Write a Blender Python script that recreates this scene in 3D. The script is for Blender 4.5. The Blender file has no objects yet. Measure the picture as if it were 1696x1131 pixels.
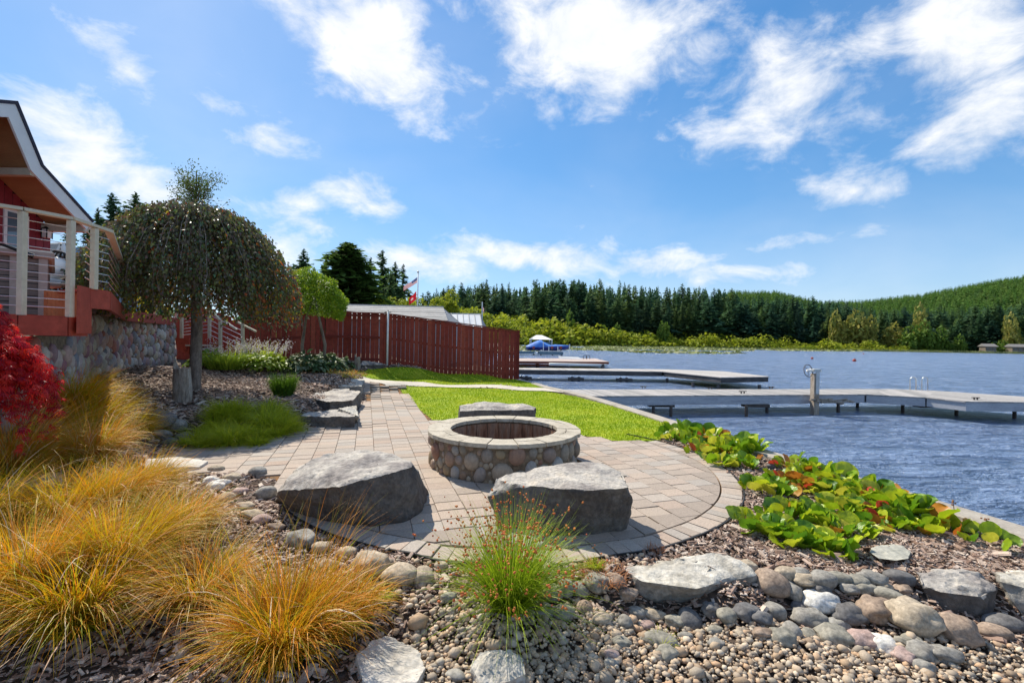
import bpy, bmesh, math, random
import numpy as np
from mathutils import Vector, Matrix, noise
R = math.radians
rng = np.random.default_rng(7)
random.seed(7)
scn = bpy.context.scene
col = scn.collection
# ---------------------------------------------------------------- camera, sky, sun, exposure
LENS, ROLL, EYE = 16.0, 0.016, 1.6
FPX = 1696*LENS/36.0
cd = bpy.data.cameras.new('camera'); cam = bpy.data.objects.new('camera', cd); col.objects.link(cam)
cd.lens = LENS; cd.sensor_width = 36; cd.clip_start = 0.05; cd.clip_end = 8000
_c, _s = math.cos(ROLL), math.sin(ROLL)
cam.matrix_world = Matrix(((_c, -_s, 0, 0), (0, 0, -1, 0), (_s, _c, 0, EYE), (0, 0, 0, 1)))
scn.camera = cam
SUN_EL, SUN_X, SUN_Y = 47.0, -0.62, 0.78
world = bpy.data.worlds.new('World'); scn.world = world; world.use_nodes = True
sd = bpy.data.lights.new('sun', 'SUN'); sd.energy = 5.0; sd.angle = R(0.5); sd.color = (1.0, 0.93, 0.8)
so = bpy.data.objects.new('sun', sd); col.objects.link(so)
_ce = math.cos(R(SUN_EL))
so.rotation_euler = (-Vector((SUN_X*_ce, SUN_Y*_ce, math.sin(R(SUN_EL))))).to_track_quat('-Z', 'Y').to_euler()
scn.view_settings.view_transform = 'Standard'; scn.view_settings.look = 'None'
scn.view_settings.exposure = 0.42; scn.view_settings.gamma = 1.0
SKY_STRENGTH = 0.13

def build_world():
    nt = world.node_tree; nt.nodes.clear(); N = nt.nodes.new; L = nt.links.new
    def mth(op, a, b=None, c=None, clamp=False):
        n = N('ShaderNodeMath'); n.operation = op; n.use_clamp = clamp
        for i, v in enumerate((a, b, c)):
            if v is None: continue
            if isinstance(v, (int, float)): n.inputs[i].default_value = v
            else: L(v, n.inputs[i])
        return n.outputs[0]
    out = N('ShaderNodeOutputWorld')
    sky = N('ShaderNodeTexSky'); sky.sky_type = 'NISHITA'; sky.sun_disc = False
    sky.sun_elevation = R(SUN_EL); sky.sun_rotation = math.atan2(SUN_X, SUN_Y)
    sky.altitude = 100; sky.air_density = 1.0; sky.dust_density = 0.25; sky.ozone_density = 3.0
    tc = N('ShaderNodeTexCoord'); sp = N('ShaderNodeSeparateXYZ'); L(tc.outputs['Generated'], sp.inputs[0])
    x, y, z = sp.outputs
    az = mth('ARCTAN2', x, y); el = mth('ARCSINE', z)
    cmb = N('ShaderNodeCombineXYZ'); L(az, cmb.inputs[0]); L(mth('MULTIPLY', el, 1.7), cmb.inputs[1])
    def noi(scale, detail, rough, off):
        mp = N('ShaderNodeMapping'); mp.inputs['Location'].default_value = off; L(cmb.outputs[0], mp.inputs[0])
        n = N('ShaderNodeTexNoise'); n.inputs['Scale'].default_value = scale; n.inputs['Detail'].default_value = detail
        n.inputs['Roughness'].default_value = rough; n.inputs['Distortion'].default_value = 0.35; L(mp.outputs[0], n.inputs['Vector']); return n.outputs['Fac']
    n1 = noi(7.0, 9, 0.62, (0.3, 0.1, 0)); n2 = noi(2.2, 4, 0.5, (5, 2, 1)); n3 = noi(24, 6, 0.6, (1, 7, 0))
    # soft cumulus banks where the photograph has them: pixel centre, half sizes, tilt, weight
    blobs = [(130, 255, 150, 75, .35, 1.0), (60, 210, 90, 60, 0, .8), (230, 310, 120, 45, .1, .9), (610, 70, 135, 60, .45, 1.05), (520, 30, 110, 40, .2, .8),
             (190, 100, 90, 32, .45, .62), (370, 180, 80, 24, .25, .6), (440, 235, 75, 30, .1, .7), (980, 60, 190, 62, .12, 1.05), (1010, 140, 60, 35, 0, .8),
             (785, 165, 60, 55, .6, .5), (1330, 140, 150, 75, -.1, .78), (1200, 220, 110, 40, -.25, .5), (1600, 60, 130, 85, 0, .9), (1620, 190, 120, 60, -.35, .95),
             (1410, 315, 95, 34, .1, .78), (1450, 360, 40, 35, .3, .5), (600, 325, 90, 28, .25, .75), (490, 330, 60, 26, .3, .65), (500, 360, 70, 26, .35, .6),
             (700, 435, 110, 32, 0, .8), (900, 425, 130, 30, .05, .85), (1080, 440, 90, 30, 0, .8), (1250, 415, 110, 14, -.15, .6), (1180, 455, 130, 25, 0, .65), (470, 410, 70, 45, .2, .6), (950, 375, 50, 10, 0, .45)]
    tot = None
    for (px, py, wx, wy, tl, wt) in blobs:
        d = ray(px, py); a0 = math.atan2(d.x, d.y); e0 = math.asin(d.z)
        k = FPX/math.cos(a0)**1.0/ (math.cos(a0)**1.0)          # px per radian grows off axis
        sa = wx/k; se = wy/(FPX/ max(math.cos(a0), .3)/1.0)/max(math.cos(e0), .3)
        da = mth('SUBTRACT', az, a0); de = mth('SUBTRACT', el, e0)
        u = mth('DIVIDE', mth('SUBTRACT', mth('MULTIPLY', da, math.cos(tl)), mth('MULTIPLY', de, math.sin(tl))), sa)
        v = mth('DIVIDE', mth('ADD', mth('MULTIPLY', da, math.sin(tl)), mth('MULTIPLY', de, math.cos(tl))), se)
        r2 = mth('ADD', mth('MULTIPLY', u, u), mth('MULTIPLY', v, v))
        g = mth('MULTIPLY', mth('EXPONENT', mth('MULTIPLY', r2, -0.8)), wt)
        tot = g if tot is None else mth('MAXIMUM', tot, g)
    # beyond the frame the same kind of broken cloud goes on by noise alone
    cosb = mth('COSINE', az)
    outside = mth('SUBTRACT', 1.0, mth('MULTIPLY', mth('GREATER_THAN', cosb, 0.6), mth('LESS_THAN', el, 0.66)))
    gen = mth('MULTIPLY', mth('MULTIPLY', mth('SUBTRACT', n2, 0.42), 4.0, clamp=True), outside)
    tot = mth('MAXIMUM', tot, mth('MULTIPLY', gen, 0.9))
    dens = mth('ADD', tot, mth('MULTIPLY', mth('SUBTRACT', n1, 0.5), 1.9))
    dens = mth('ADD', dens, mth('MULTIPLY', mth('SUBTRACT', n3, 0.5), 0.35))
    mr = N('ShaderNodeMapRange'); mr.interpolation_type = 'SMOOTHSTEP'
    mr.inputs[1].default_value = 0.16; mr.inputs[2].default_value = 1.0; mr.inputs[4].default_value = 0.93; L(dens, mr.inputs[0])
    veil = mth('ADD', mth('MULTIPLY', mth('SUBTRACT', n2, 0.38), 0.35, clamp=True), mth('MULTIPLY', mth('EXPONENT', mth('MULTIPLY', el, -9.0)), mth('MULTIPLY', n2, .55)), clamp=True)
    mask = mth('MAXIMUM', mr.outputs[0], veil)
    hsv = N('ShaderNodeHueSaturation'); hsv.inputs['Saturation'].default_value = 1.34; hsv.inputs['Value'].default_value = 1.42; 
    k1 = N('ShaderNodeVectorMath'); k1.operation = 'MULTIPLY_ADD'; k1.inputs[1].default_value = (.2, .145, .105); k1.inputs[2].default_value = (1, 1, 1); L(sky.outputs[0], k1.inputs[0])
    k2 = N('ShaderNodeVectorMath'); k2.operation = 'DIVIDE'; L(sky.outputs[0], k2.inputs[0]); L(k1.outputs[0], k2.inputs[1]); L(k2.outputs[0], hsv.inputs['Color'])
    b1 = N('ShaderNodeBackground'); b1.inputs[1].default_value = SKY_STRENGTH; L(hsv.outputs[0], b1.inputs[0])
    b2 = N('ShaderNodeBackground'); b2.inputs[1].default_value = SKY_STRENGTH
    cr = N('ShaderNodeValToRGB'); L(n1, cr.inputs[0]); cr.color_ramp.elements[0].position = .3; cr.color_ramp.elements[1].position = .62
    cr.color_ramp.elements[0].color = (.78, .83, .9, 1); cr.color_ramp.elements[1].color = (1, 1, 1, 1)
    sc = N('ShaderNodeVectorMath'); sc.operation = 'SCALE'; sc.inputs['Scale'].default_value = 6.4; L(cr.outputs[0], sc.inputs[0]); L(sc.outputs[0], b2.inputs[0])
    mx = N('ShaderNodeMixShader'); L(mask, mx.inputs[0]); L(b1.outputs[0], mx.inputs[1]); L(b2.outputs[0], mx.inputs[2]); L(mx.outputs[0], out.inputs[0])

# ---------------------------------------------------------------- picture-to-place surveying (where each thing stands)
def ray(px, py):
    u = (px-848)/FPX; v = -(py-565.5)/FPX
    return Vector((u*_c - v*_s, 1.0, u*_s + v*_c)).normalized()
def at_depth(px, py, y):
    d = ray(px, py); return Vector((d.x/d.y*y, y, EYE + d.z/d.y*y))
def on_level(px, py, z):
    d = ray(px, py); t = (z-EYE)/d.z; return Vector((d.x*t, d.y*t, z))
WATER = -0.65
CTRL = [(-3.7,5.6,0),(-4.4,6.1,0),(-4.7,6.7,.02),(-3.6,8.7,0),(-3.45,10,0),(-3.5,11.2,.02),(-2.6,10,0),(1,9,0),(2.5,9.5,0),(3,11,0),(1.5,13,0),(1.2,15,0),(.5,18.8,.05),
 (-1.5,15.3,.08),(-4,15.7,.18),(-3,13,.05),(-2,18.6,.25),(-4.7,17.8,.62),(-6.2,17.3,.77),(-4.2,8.7,.26),(-4.25,10,.3),(-5.3,8,.3),(-6.4,8.7,.4),(-6.8,9.6,.45),
 (-8,8.8,.84),(-6.3,6.3,.75),(-5.8,5.5,.6),(-10.7,14.5,.8),(-8.2,14.2,.75),(-9.5,11,.82),(-5.6,13.8,.52),(-5.2,11.7,.42),(-5,15.8,.42),(-6,15.4,.55),(-4.2,14,.28),
 (-.5,3.0,-.06),(.3,2.9,-.15),(.3,2.5,-.2),(1,2.9,-.2),(2,2.92,-.19),(3.2,2.9,-.18),(1,2,-.22),(3,2,-.22),(4,2.6,-.2),(-.6,2.5,-.15),(-1.5,2.5,-.12),(-3,2.6,-.08),
 (-2.5,3.6,-.02),(-1.2,3.5,0),(-4.5,3,0),(-4.8,4.2,.12),(-4.9,5.2,.2),(-3.8,4.7,0),(-3.2,5.2,0),(.1,3.2,-.02),(.8,3.28,0),(1.4,3.3,0),(2.2,3.3,0),(3.2,3.35,0),(4.3,3.5,-.02),(4.4,5,0),(3.6,7,0),(3.3,5,0),
 (0,0,-.2),(-4,0,-.1),(4,0,-.2),(0,-4,-.2),(-8,2,.2),(-9,-2,0),(-12,8,.9),(-15,20,1.2),(-30,30,1.4),(0,30,.2),(-3,40,.3),(-60,60,1.4),(-8,22,.9),(-2,24,.3),(-12,17,.95)]
for k in range(20):
    a = k*math.pi/10; CTRL.append((2.75*math.cos(a), 6.05+2.75*math.sin(a), 0)); CTRL.append((1.4*math.cos(a), 6.05+1.4*math.sin(a), 0))
CT = np.array([c for c in CTRL if not (abs(c[0]) < 2.6 and c[1] > 8.6 and c[1] < 8.9)])
def height(x, y):
    x = np.atleast_1d(np.asarray(x, float)); y = np.atleast_1d(np.asarray(y, float)); o = np.empty(len(x))
    for i in range(0, len(x), 20000):
        xs, ys = x[i:i+20000], y[i:i+20000]
        d2 = (xs[:, None]-CT[:, 0])**2 + (ys[:, None]-CT[:, 1])**2 + 0.01
        w = d2**-1.9; o[i:i+20000] = (w*CT[:, 2]).sum(1)/w.sum(1)
    far = np.clip((np.hypot(x, y)-70)/60, 0, 1); o = o*(1-far)+0.3*far
    return o
def hz(x, y): return float(height([x], [y])[0])
def on_ground(px, py, lift=0.0):
    d = ray(px, py); lo = None
    ts = np.linspace(1.0, 60, 2400); x, y, z = d.x*ts, d.y*ts, EYE+d.z*ts
    below = np.where(z < height(x, y)+lift)[0]
    if len(below) == 0: return on_level(px, py, 0)
    i = below[0]; t = ts[i]; return Vector((d.x*t, d.y*t, hz(d.x*t, d.y*t)))
SH = np.array([(-300, 5.5), (-10, 4.9), (0, 4.8), (4.06, 4.55), (4.8, 4.36), (6.8, 3.84), (9.8, 3.24), (12.6, 2.58), (14.2, 2.06), (16.4, 1.17), (18.8, .3), (25, -2), (40, -4), (60, -3), (100, -4), (200, -2), (318, 4)])
def shore(y): return np.interp(y, SH[:, 0], SH[:, 1])
def in_poly(x, y, P):
    x = np.asarray(x); y = np.asarray(y); c = np.zeros(x.shape, bool); n = len(P); j = n-1
    for i in range(n):
        xi, yi = P[i][:2]; xj, yj = P[j][:2]
        t = ((yi > y) != (yj > y)) & (x < (xj-xi)*(y-yi)/((yj-yi) if yj != yi else 1e-9)+xi); c ^= t; j = i
    return c
def gp(lst): return [tuple(on_ground(*p)[:2]) for p in lst]
PCX, PCY, PR = 0.0, 6.05, 2.76
LAWN_A = gp([(664,646),(674,639.5),(760,643),(900,648.5),(954,657),(1003,670.5),(1050,684),(1098,699.5),(1104,716),(1092,731),(1040,733),(1000,728),(972,723),(900,712),(800,705),(740,702),(716,696),(688,671)])
LAWN_B = gp([(594,618),(609,611.5),(688,610),(773,618),(857,627.5),(880,633),(905,643),(800,637.5),(700,633.5),(655,632),(602,624.5)])
STRIP = gp([(602,625),(655,632.2),(700,633.8),(800,637.8),(905,643.3),(935,651),(900,648.2),(760,642.6),(674,639.2),(640,640),(600,632)])
PATHP = gp([(235,775),(300,745),(390,738),(500,713),(545,708),(590,692),(607,660),(602,640),(598,630),(650,633.5),(676,640),(664,646),(688,671),(716,696),(757,712),(850,720),(700,800),(500,830),(455,795),(400,783),(330,786)])
GRAVEL = [(-.75,1.0),(-.6,2.75),(-.1,2.95),(.5,2.93),(.9,2.86),(1.7,2.86),(2.4,2.78),(3.1,2.7),(4.2,2.6),(4.9,2.5),(5,-2),(-.6,-2)]
def is_lawn(x, y): return in_poly(x, y, LAWN_A) | in_poly(x, y, LAWN_B)
def is_paved(x, y): return ((np.hypot(np.asarray(x)-PCX, np.asarray(y)-PCY) < PR) | in_poly(x, y, PATHP)) & ~is_lawn(x, y)

# ---------------------------------------------------------------- materials
MATS = {}
def M(name, stops, src='noise', scale=5, detail=5, mott=0.0, mscale=25, rough=.8, bump=0.0, bscale=40, bdist=.01, trans=0.0, spec=.3, metal=0.0, stretch=(1,1,1), tips=None, const=False, coat=0):
    m = bpy.data.materials.new(name); m.use_nodes = True; nt = m.node_tree; nt.nodes.clear(); N = nt.nodes.new; L = nt.links.new
    out = N('ShaderNodeOutputMaterial'); g = N('ShaderNodeNewGeometry'); mp = N('ShaderNodeMapping'); mp.inputs['Scale'].default_value = stretch; L(g.outputs['Position'], mp.inputs[0])
    def noi(s, d):
        n = N('ShaderNodeTexNoise'); n.inputs['Scale'].default_value = s; n.inputs['Detail'].default_value = d; n.inputs['Roughness'].default_value = .6; L(mp.outputs[0], n.inputs['Vector']); return n.outputs['Fac']
    def ramp(fac, st, lo=0., hi=1.):
        r = N('ShaderNodeValToRGB'); e = r.color_ramp.elements
        if const: r.color_ramp.interpolation = 'CONSTANT'
        while len(e) < len(st): e.new(.5)
        for i, c in enumerate(st):
            e[i].position = lo+(hi-lo)*i/max(1, (len(st)-(0 if const else 1))); e[i].color = (*c[:3], 1)
        L(fac, r.inputs[0]); return r.outputs[0]
    if len(stops) == 1:
        rgb = N('ShaderNodeRGB'); rgb.outputs[0].default_value = (*stops[0], 1); c = rgb.outputs[0]
    elif src == 'noise': c = ramp(noi(scale, detail), stops, .3, .7)
    elif src == 'rand': oi = N('ShaderNodeObjectInfo'); c = ramp(oi.outputs['Random'], stops)
    else: at = N('ShaderNodeAttribute'); at.attribute_name = 'rnd'; c = ramp(at.outputs['Fac'], stops)
    if tips:
        a2 = N('ShaderNodeAttribute'); a2.attribute_name = 'tt'; at = N('ShaderNodeAttribute'); at.attribute_name = 'rnd'
        mx = N('ShaderNodeMix'); mx.data_type = 'RGBA'; L(a2.outputs['Fac'], mx.inputs[0]); L(c, mx.inputs[6]); L(ramp(at.outputs['Fac'], tips), mx.inputs[7]); c = mx.outputs[2]
    if mott:
        mr = N('ShaderNodeMapRange'); mr.inputs[1].default_value = .3; mr.inputs[2].default_value = .7; mr.inputs[3].default_value = 1-mott; mr.inputs[4].default_value = 1+mott; L(noi(mscale, 6), mr.inputs[0])
        vm = N('ShaderNodeVectorMath'); vm.operation = 'SCALE'; L(c, vm.inputs[0]); L(mr.outputs[0], vm.inputs['Scale']); c = vm.outputs[0]
    p = N('ShaderNodeBsdfPrincipled'); L(c, p.inputs['Base Color']); p.inputs['Roughness'].default_value = rough; p.inputs['Metallic'].default_value = metal
    p.inputs['Specular IOR Level'].default_value = spec; p.inputs['Coat Weight'].default_value = coat
    if bump:
        b = N('ShaderNodeBump'); b.inputs['Strength'].default_value = bump; b.inputs['Distance'].default_value = bdist; L(noi(bscale, 8), b.inputs['Height']); L(b.outputs[0], p.inputs['Normal'])
    sh = p.outputs[0]
    if trans:
        t = N('ShaderNodeBsdfTranslucent'); L(c, t.inputs[0]); mx = N('ShaderNodeMixShader'); mx.inputs[0].default_value = trans; L(sh, mx.inputs[1]); L(t.outputs[0], mx.inputs[2]); sh = mx.outputs[0]
    L(sh, out.inputs[0]); MATS[name] = m; return m

# ---------------------------------------------------------------- mesh helpers
def mesh_np(name, V, F, attrs=None, smooth=False, mi=None):
    me = bpy.data.meshes.new(name); V = np.asarray(V, np.float32); F = np.asarray(F, np.int32); k = F.shape[1]
    me.vertices.add(len(V)); me.vertices.foreach_set('co', V.ravel()); me.loops.add(F.size); me.loops.foreach_set('vertex_index', F.ravel())
    me.polygons.add(len(F)); me.polygons.foreach_set('loop_start', np.arange(0, F.size, k, dtype=np.int32))
    try: me.polygons.foreach_set('loop_total', np.full(len(F), k, np.int32))
    except Exception: pass
    if mi is not None: me.polygons.foreach_set('material_index', np.asarray(mi, np.int32))
    me.polygons.foreach_set('use_smooth', np.full(len(F), smooth, bool))
    for n, a in (attrs or {}).items():
        at = me.attributes.new(n, 'FLOAT', 'POINT'); at.data.foreach_set('value', np.asarray(a, np.float32))
    me.update(calc_edges=True); me.validate(); return me
def obj(name, me, mats=None, parent=None, loc=None, rot=None, scale=None):
    o = bpy.data.objects.new(name, me); col.objects.link(o)
    if mats is not None and me is not None and len(me.materials) == 0:
        for m in (mats if isinstance(mats, (list, tuple)) else [mats]): me.materials.append(m)
    if parent is not None: o.parent = parent
    if loc is not None: o.location = loc
    if rot is not None: o.rotation_euler = rot
    if scale is not None: o.scale = scale
    return o
def tag(o, label=None, cat=None, group=None, kind=None):
    if label: o['label'] = label
    if cat: o['category'] = cat
    if group: o['group'] = group
    if kind: o['kind'] = kind
    return o
def thing(name, label, cat, loc=(0,0,0), rz=0, group=None):
    o = bpy.data.objects.new(name, None); col.objects.link(o); o.location = loc; o.rotation_euler = (0, 0, rz); o.empty_display_size = .1
    return tag(o, label, cat, group)
class MB:
    def __init__(s): s.b = bmesh.new()
    def box(s, c, d, rot=None, bevel=0):
        m = Matrix.Translation(Vector(c)) @ (Matrix(rot).to_4x4() if rot is not None else Matrix.Identity(4)) @ Matrix.Diagonal((*d, 1))
        bmesh.ops.create_cube(s.b, size=1, matrix=m); return s
    def bar(s, a, b, w, h=None, up=(0,0,1)):
        a = Vector(a); b = Vector(b); d = b-a; L = d.length; h = h or w
        y = d.normalized(); x = y.cross(Vector(up)); x = x.normalized() if x.length > 1e-4 else Vector((1,0,0)); z = x.cross(y)
        m = Matrix((x, y, z)).transposed(); return s.box((a+b)/2, (w, L, h), m)
    def tube(s, pts, r, n=8, r2=None):
        pts = [Vector(p) for p in pts]; rings = []
        for i, p in enumerate(pts):
            t = (pts[min(i+1, len(pts)-1)]-pts[max(i-1, 0)]).normalized(); u = t.cross(Vector((0.13,.21,1)) if abs(t.z) < .9 else Vector((1,0.1,0))).normalized(); v = t.cross(u)
            rr = r if r2 is None else r+(r2-r)*i/max(1, len(pts)-1)
            if isinstance(r, (list, tuple)): rr = r[i]
            rings.append([s.b.verts.new(p+(u*math.cos(a)+v*math.sin(a))*rr) for a in [2*math.pi*k/n for k in range(n)]])
        for A, B in zip(rings, rings[1:]):
            for k in range(n): s.b.faces.new((A[k], A[(k+1) % n], B[(k+1) % n], B[k]))
        s.b.faces.new(rings[0][::-1]); s.b.faces.new(rings[-1]); return s
    def prism(s, pts, dz):     # closed polygon (3d) pushed along dz
        a = [s.b.verts.new(p) for p in pts]; b = [s.b.verts.new(Vector(p)+Vector(dz)) for p in pts]; n = len(a)
        s.b.faces.new(a); s.b.faces.new(b[::-1])
        for i in range(n): s.b.faces.new((a[i], b[i], b[(i+1) % n], a[(i+1) % n]))
        return s
    def quad(s, *p): s.b.faces.new([s.b.verts.new(q) for q in p]); return s
    def mesh(s, name, smooth=False, bevel=0):
        if bevel:
            es = [e for e in s.b.edges if len(e.link_faces) == 2 and e.calc_face_angle(0) > .5]
            bmesh.ops.bevel(s.b, geom=es, offset=bevel, segments=1, affect='EDGES', profile=.6)
        bmesh.ops.recalc_face_normals(s.b, faces=s.b.faces)
        me = bpy.data.meshes.new(name); s.b.to_mesh(me); s.b.free()
        if smooth: me.shade_smooth()
        return me
    def build(s, name, mat, parent=None, loc=None, smooth=False, bevel=0, rot=None): return obj(name, s.mesh(name, smooth, bevel), mat, parent, loc, rot)
def rand_rot(n, tilt=1.0):
    a = rng.uniform(0, 2*np.pi, n); b = rng.normal(0, tilt, n); c = rng.normal(0, tilt, n)
    ca, sa, cb, sb, cc, sc = np.cos(a), np.sin(a), np.cos(b), np.sin(b), np.cos(c), np.sin(c)
    Z = np.zeros(n); O = np.ones(n)
    Rz = np.stack([ca,-sa,Z, sa,ca,Z, Z,Z,O], 1).reshape(n,3,3); Ry = np.stack([cb,Z,sb, Z,O,Z, -sb,Z,cb], 1).reshape(n,3,3); Rx = np.stack([O,Z,Z, Z,cc,-sc, Z,sc,cc], 1).reshape(n,3,3)
    return Rz @ Ry @ Rx
def scatter(bv, bf, Rm, S, T, extra=None):
    n = len(T); k = len(bv); V = np.einsum('nij,nkj->nki', Rm, bv[None]*S[:, None, :]) + T[:, None, :]
    F = (bf[None] + (np.arange(n)*k)[:, None, None]).reshape(-1, bf.shape[1])
    return V.reshape(-1, 3), F, np.repeat(rng.uniform(0, 1, n) if extra is None else extra, k)
def ico(sub, seed=0, amp=.12, freq=1.3):
    b = bmesh.new(); bmesh.ops.create_icosphere(b, subdivisions=sub, radius=1)
    for v in b.verts: v.co *= 1 + amp*noise.noise(v.co*freq+Vector((seed*7.1, seed*3.3, 1.7)))*2
    V = np.array([v.co[:] for v in b.verts]); F = np.array([[v.index for v in f.verts] for f in b.faces]); b.free(); return V, F
def blades(root, phi, th0, curl, L, w, seg=6, seed_r=None, zmin=None):
    n = len(root); P = np.zeros((n, seg+1, 3)); P[:, 0] = root; dx, dy = np.cos(phi), np.sin(phi)
    for k in range(seg):
        t = (k+.5)/seg; th = th0+curl*t**1.3; st = (L/seg)
        P[:, k+1] = P[:, k]+np.stack([np.sin(th)*dx*st, np.sin(th)*dy*st, np.cos(th)*st], 1)
        if zmin is not None: P[:, k+1, 2] = np.maximum(P[:, k+1, 2], zmin+rng.uniform(.002, .03, n))
    tw = phi+np.pi/2+rng.normal(0, .6, n); wd = np.stack([np.cos(tw), np.sin(tw), rng.normal(0, .25, n)], 1)
    tt = np.linspace(0, 1, seg+1); ww = (w[:, None]*(1-tt[None]**2*.92))[:, :, None]/2
    A = P-wd[:, None]*ww; B = P+wd[:, None]*ww; V = np.stack([A, B], 2).reshape(-1, 3)
    base = (np.arange(n)*(2*(seg+1)))[:, None]; k = np.arange(seg)*2
    F = np.stack([base+k, base+k+1, base+k+3, base+k+2], 2).reshape(-1, 4)
    r = rng.uniform(0, 1, n) if seed_r is None else seed_r
    return V, F, np.repeat(r, 2*(seg+1)), np.tile(np.repeat(tt, 2), n)
def join(parts):
    Vs, Fs, rest, off = [], [], [[] for _ in parts[0][2:]], 0
    for p in parts:
        Vs.append(p[0]); Fs.append(p[1]+off); off += len(p[0])
        for i, a in enumerate(p[2:]): rest[i].append(a)
    return [np.concatenate(Vs), np.concatenate(Fs)]+[np.concatenate(r) for r in rest]
build_world()
# ---------------------------------------------------------------- palette
m_soil = M('soil', [(.045,.03,.022),(.09,.062,.045),(.13,.1,.08)], scale=14, bump=.8, bscale=60, mott=.3, rough=.95)
m_far = M('far_ground', [(.03,.07,.015),(.06,.11,.02),(.1,.12,.03)], scale=.02, rough=1)
m_chip = M('bark', [(.1,.055,.035),(.24,.15,.105),(.36,.26,.2),(.5,.4,.32),(.16,.09,.06),(.4,.28,.22),(.58,.49,.4)], 'attr', mott=.2, mscale=90, rough=.85)
m_lawn = M('lawn', [(.2,.28,.008),(.27,.35,.01),(.36,.39,.02)], scale=2.2, mott=.35, mscale=45, bump=.6, bscale=160, rough=.9)
m_blade = M('lawn_blades', [(.18,.29,.006),(.3,.42,.008),(.45,.48,.03)], 'attr', trans=.45, rough=.6)
m_conc = M('concrete', [(.42,.37,.3),(.52,.47,.39),(.58,.53,.45)], scale=4, mott=.12, mscale=60, bump=.25, bscale=120, rough=.9)
m_wallconc = M('wall_concrete', [(.26,.23,.19),(.36,.32,.27),(.42,.38,.32)], scale=3, mott=.2, mscale=40, bump=.35, bscale=90, rough=.9)
m_paver = M('paver', [(.3,.245,.2),(.38,.31,.25),(.42,.33,.26),(.33,.29,.25),(.4,.345,.29),(.36,.27,.21)], 'rand', mott=.2, mscale=70, bump=.35, bscale=220, bdist=.004, rough=.88)
m_paver_far = M('paver_joined', [(.3,.245,.2),(.38,.31,.25),(.42,.33,.26),(.33,.29,.25),(.4,.345,.29),(.36,.27,.21)], 'attr', mott=.2, mscale=70, rough=.88)
m_joint = M('joint_sand', [(.07,.05,.03),(.16,.09,.04),(.3,.12,.035)], scale=6, mott=.4, mscale=50, bump=.4, rough=1)
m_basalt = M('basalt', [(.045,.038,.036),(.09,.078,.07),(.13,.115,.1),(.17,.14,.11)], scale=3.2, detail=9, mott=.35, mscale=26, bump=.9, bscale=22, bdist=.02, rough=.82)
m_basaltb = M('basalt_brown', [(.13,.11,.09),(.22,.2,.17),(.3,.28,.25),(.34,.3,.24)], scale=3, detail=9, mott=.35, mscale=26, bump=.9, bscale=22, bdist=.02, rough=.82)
def weathered(m, top):  # upward faces painted paler: weathering plus sunlit-top, shaded-side contrast put in the colour
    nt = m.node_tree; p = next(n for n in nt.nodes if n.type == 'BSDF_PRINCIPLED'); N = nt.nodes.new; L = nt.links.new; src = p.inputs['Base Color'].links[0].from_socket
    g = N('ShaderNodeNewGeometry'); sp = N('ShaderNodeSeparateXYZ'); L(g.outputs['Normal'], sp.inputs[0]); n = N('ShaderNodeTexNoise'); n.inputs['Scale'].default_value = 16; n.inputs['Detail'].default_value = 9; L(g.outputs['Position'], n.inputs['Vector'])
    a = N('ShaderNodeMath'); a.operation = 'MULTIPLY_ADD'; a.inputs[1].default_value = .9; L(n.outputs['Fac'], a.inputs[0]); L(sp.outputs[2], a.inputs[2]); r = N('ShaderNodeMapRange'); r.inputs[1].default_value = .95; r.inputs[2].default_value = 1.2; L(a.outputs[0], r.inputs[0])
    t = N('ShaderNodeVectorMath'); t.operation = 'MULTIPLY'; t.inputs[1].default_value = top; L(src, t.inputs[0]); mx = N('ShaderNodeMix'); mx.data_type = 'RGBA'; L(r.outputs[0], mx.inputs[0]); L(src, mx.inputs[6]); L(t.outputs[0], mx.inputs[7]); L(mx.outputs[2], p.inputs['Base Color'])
weathered(m_basalt, (3.2, 3.3, 3.3)); weathered(m_basaltb, (1.7, 1.7, 1.65))  # paler tops carry part of the sun and shade contrast as colour
m_pale = M('pale_stone', [(.36,.33,.28),(.5,.46,.4),(.6,.56,.5)], scale=5, detail=8, mott=.25, mscale=35, bump=.6, bscale=30, rough=.85)
m_slate = M('flat_slab', [(.24,.24,.2),(.34,.33,.28),(.42,.4,.33)], scale=5, detail=8, mott=.2, mscale=40, bump=.5, bscale=30, rough=.85)
def stone_mat(n, a, b): return M(n, [a, tuple((x+y)/2 for x, y in zip(a, b)), b], scale=9, detail=9, mott=.38, mscale=45, bump=.6, bscale=55, bdist=.006, rough=.85)
m_rg = stone_mat('cobble_grey', (.17,.155,.135), (.33,.31,.27)); m_rt = stone_mat('cobble_tan', (.3,.24,.17), (.46,.38,.28)); m_rb = stone_mat('cobble_brown', (.2,.14,.1), (.36,.27,.2))
m_rd = stone_mat('cobble_dark', (.09,.085,.085), (.19,.18,.17)); m_rp = stone_mat('cobble_pink', (.3,.2,.17), (.45,.34,.3)); m_rw = stone_mat('cobble_white', (.48,.45,.4), (.68,.65,.6)); m_rgn = stone_mat('cobble_green', (.17,.16,.13), (.33,.3,.24))
m_river = M('river_stone', [(.2,.15,.09),(.3,.27,.22),(.15,.13,.1),(.34,.3,.23),(.2,.08,.05),(.22,.2,.17),(.26,.19,.11),(.13,.11,.1),(.3,.29,.27),(.22,.14,.1),(.24,.19,.12),(.38,.34,.28)], 'rand', mott=.2, mscale=30, rough=.55, spec=.4, bump=.15, bscale=60)
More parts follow.
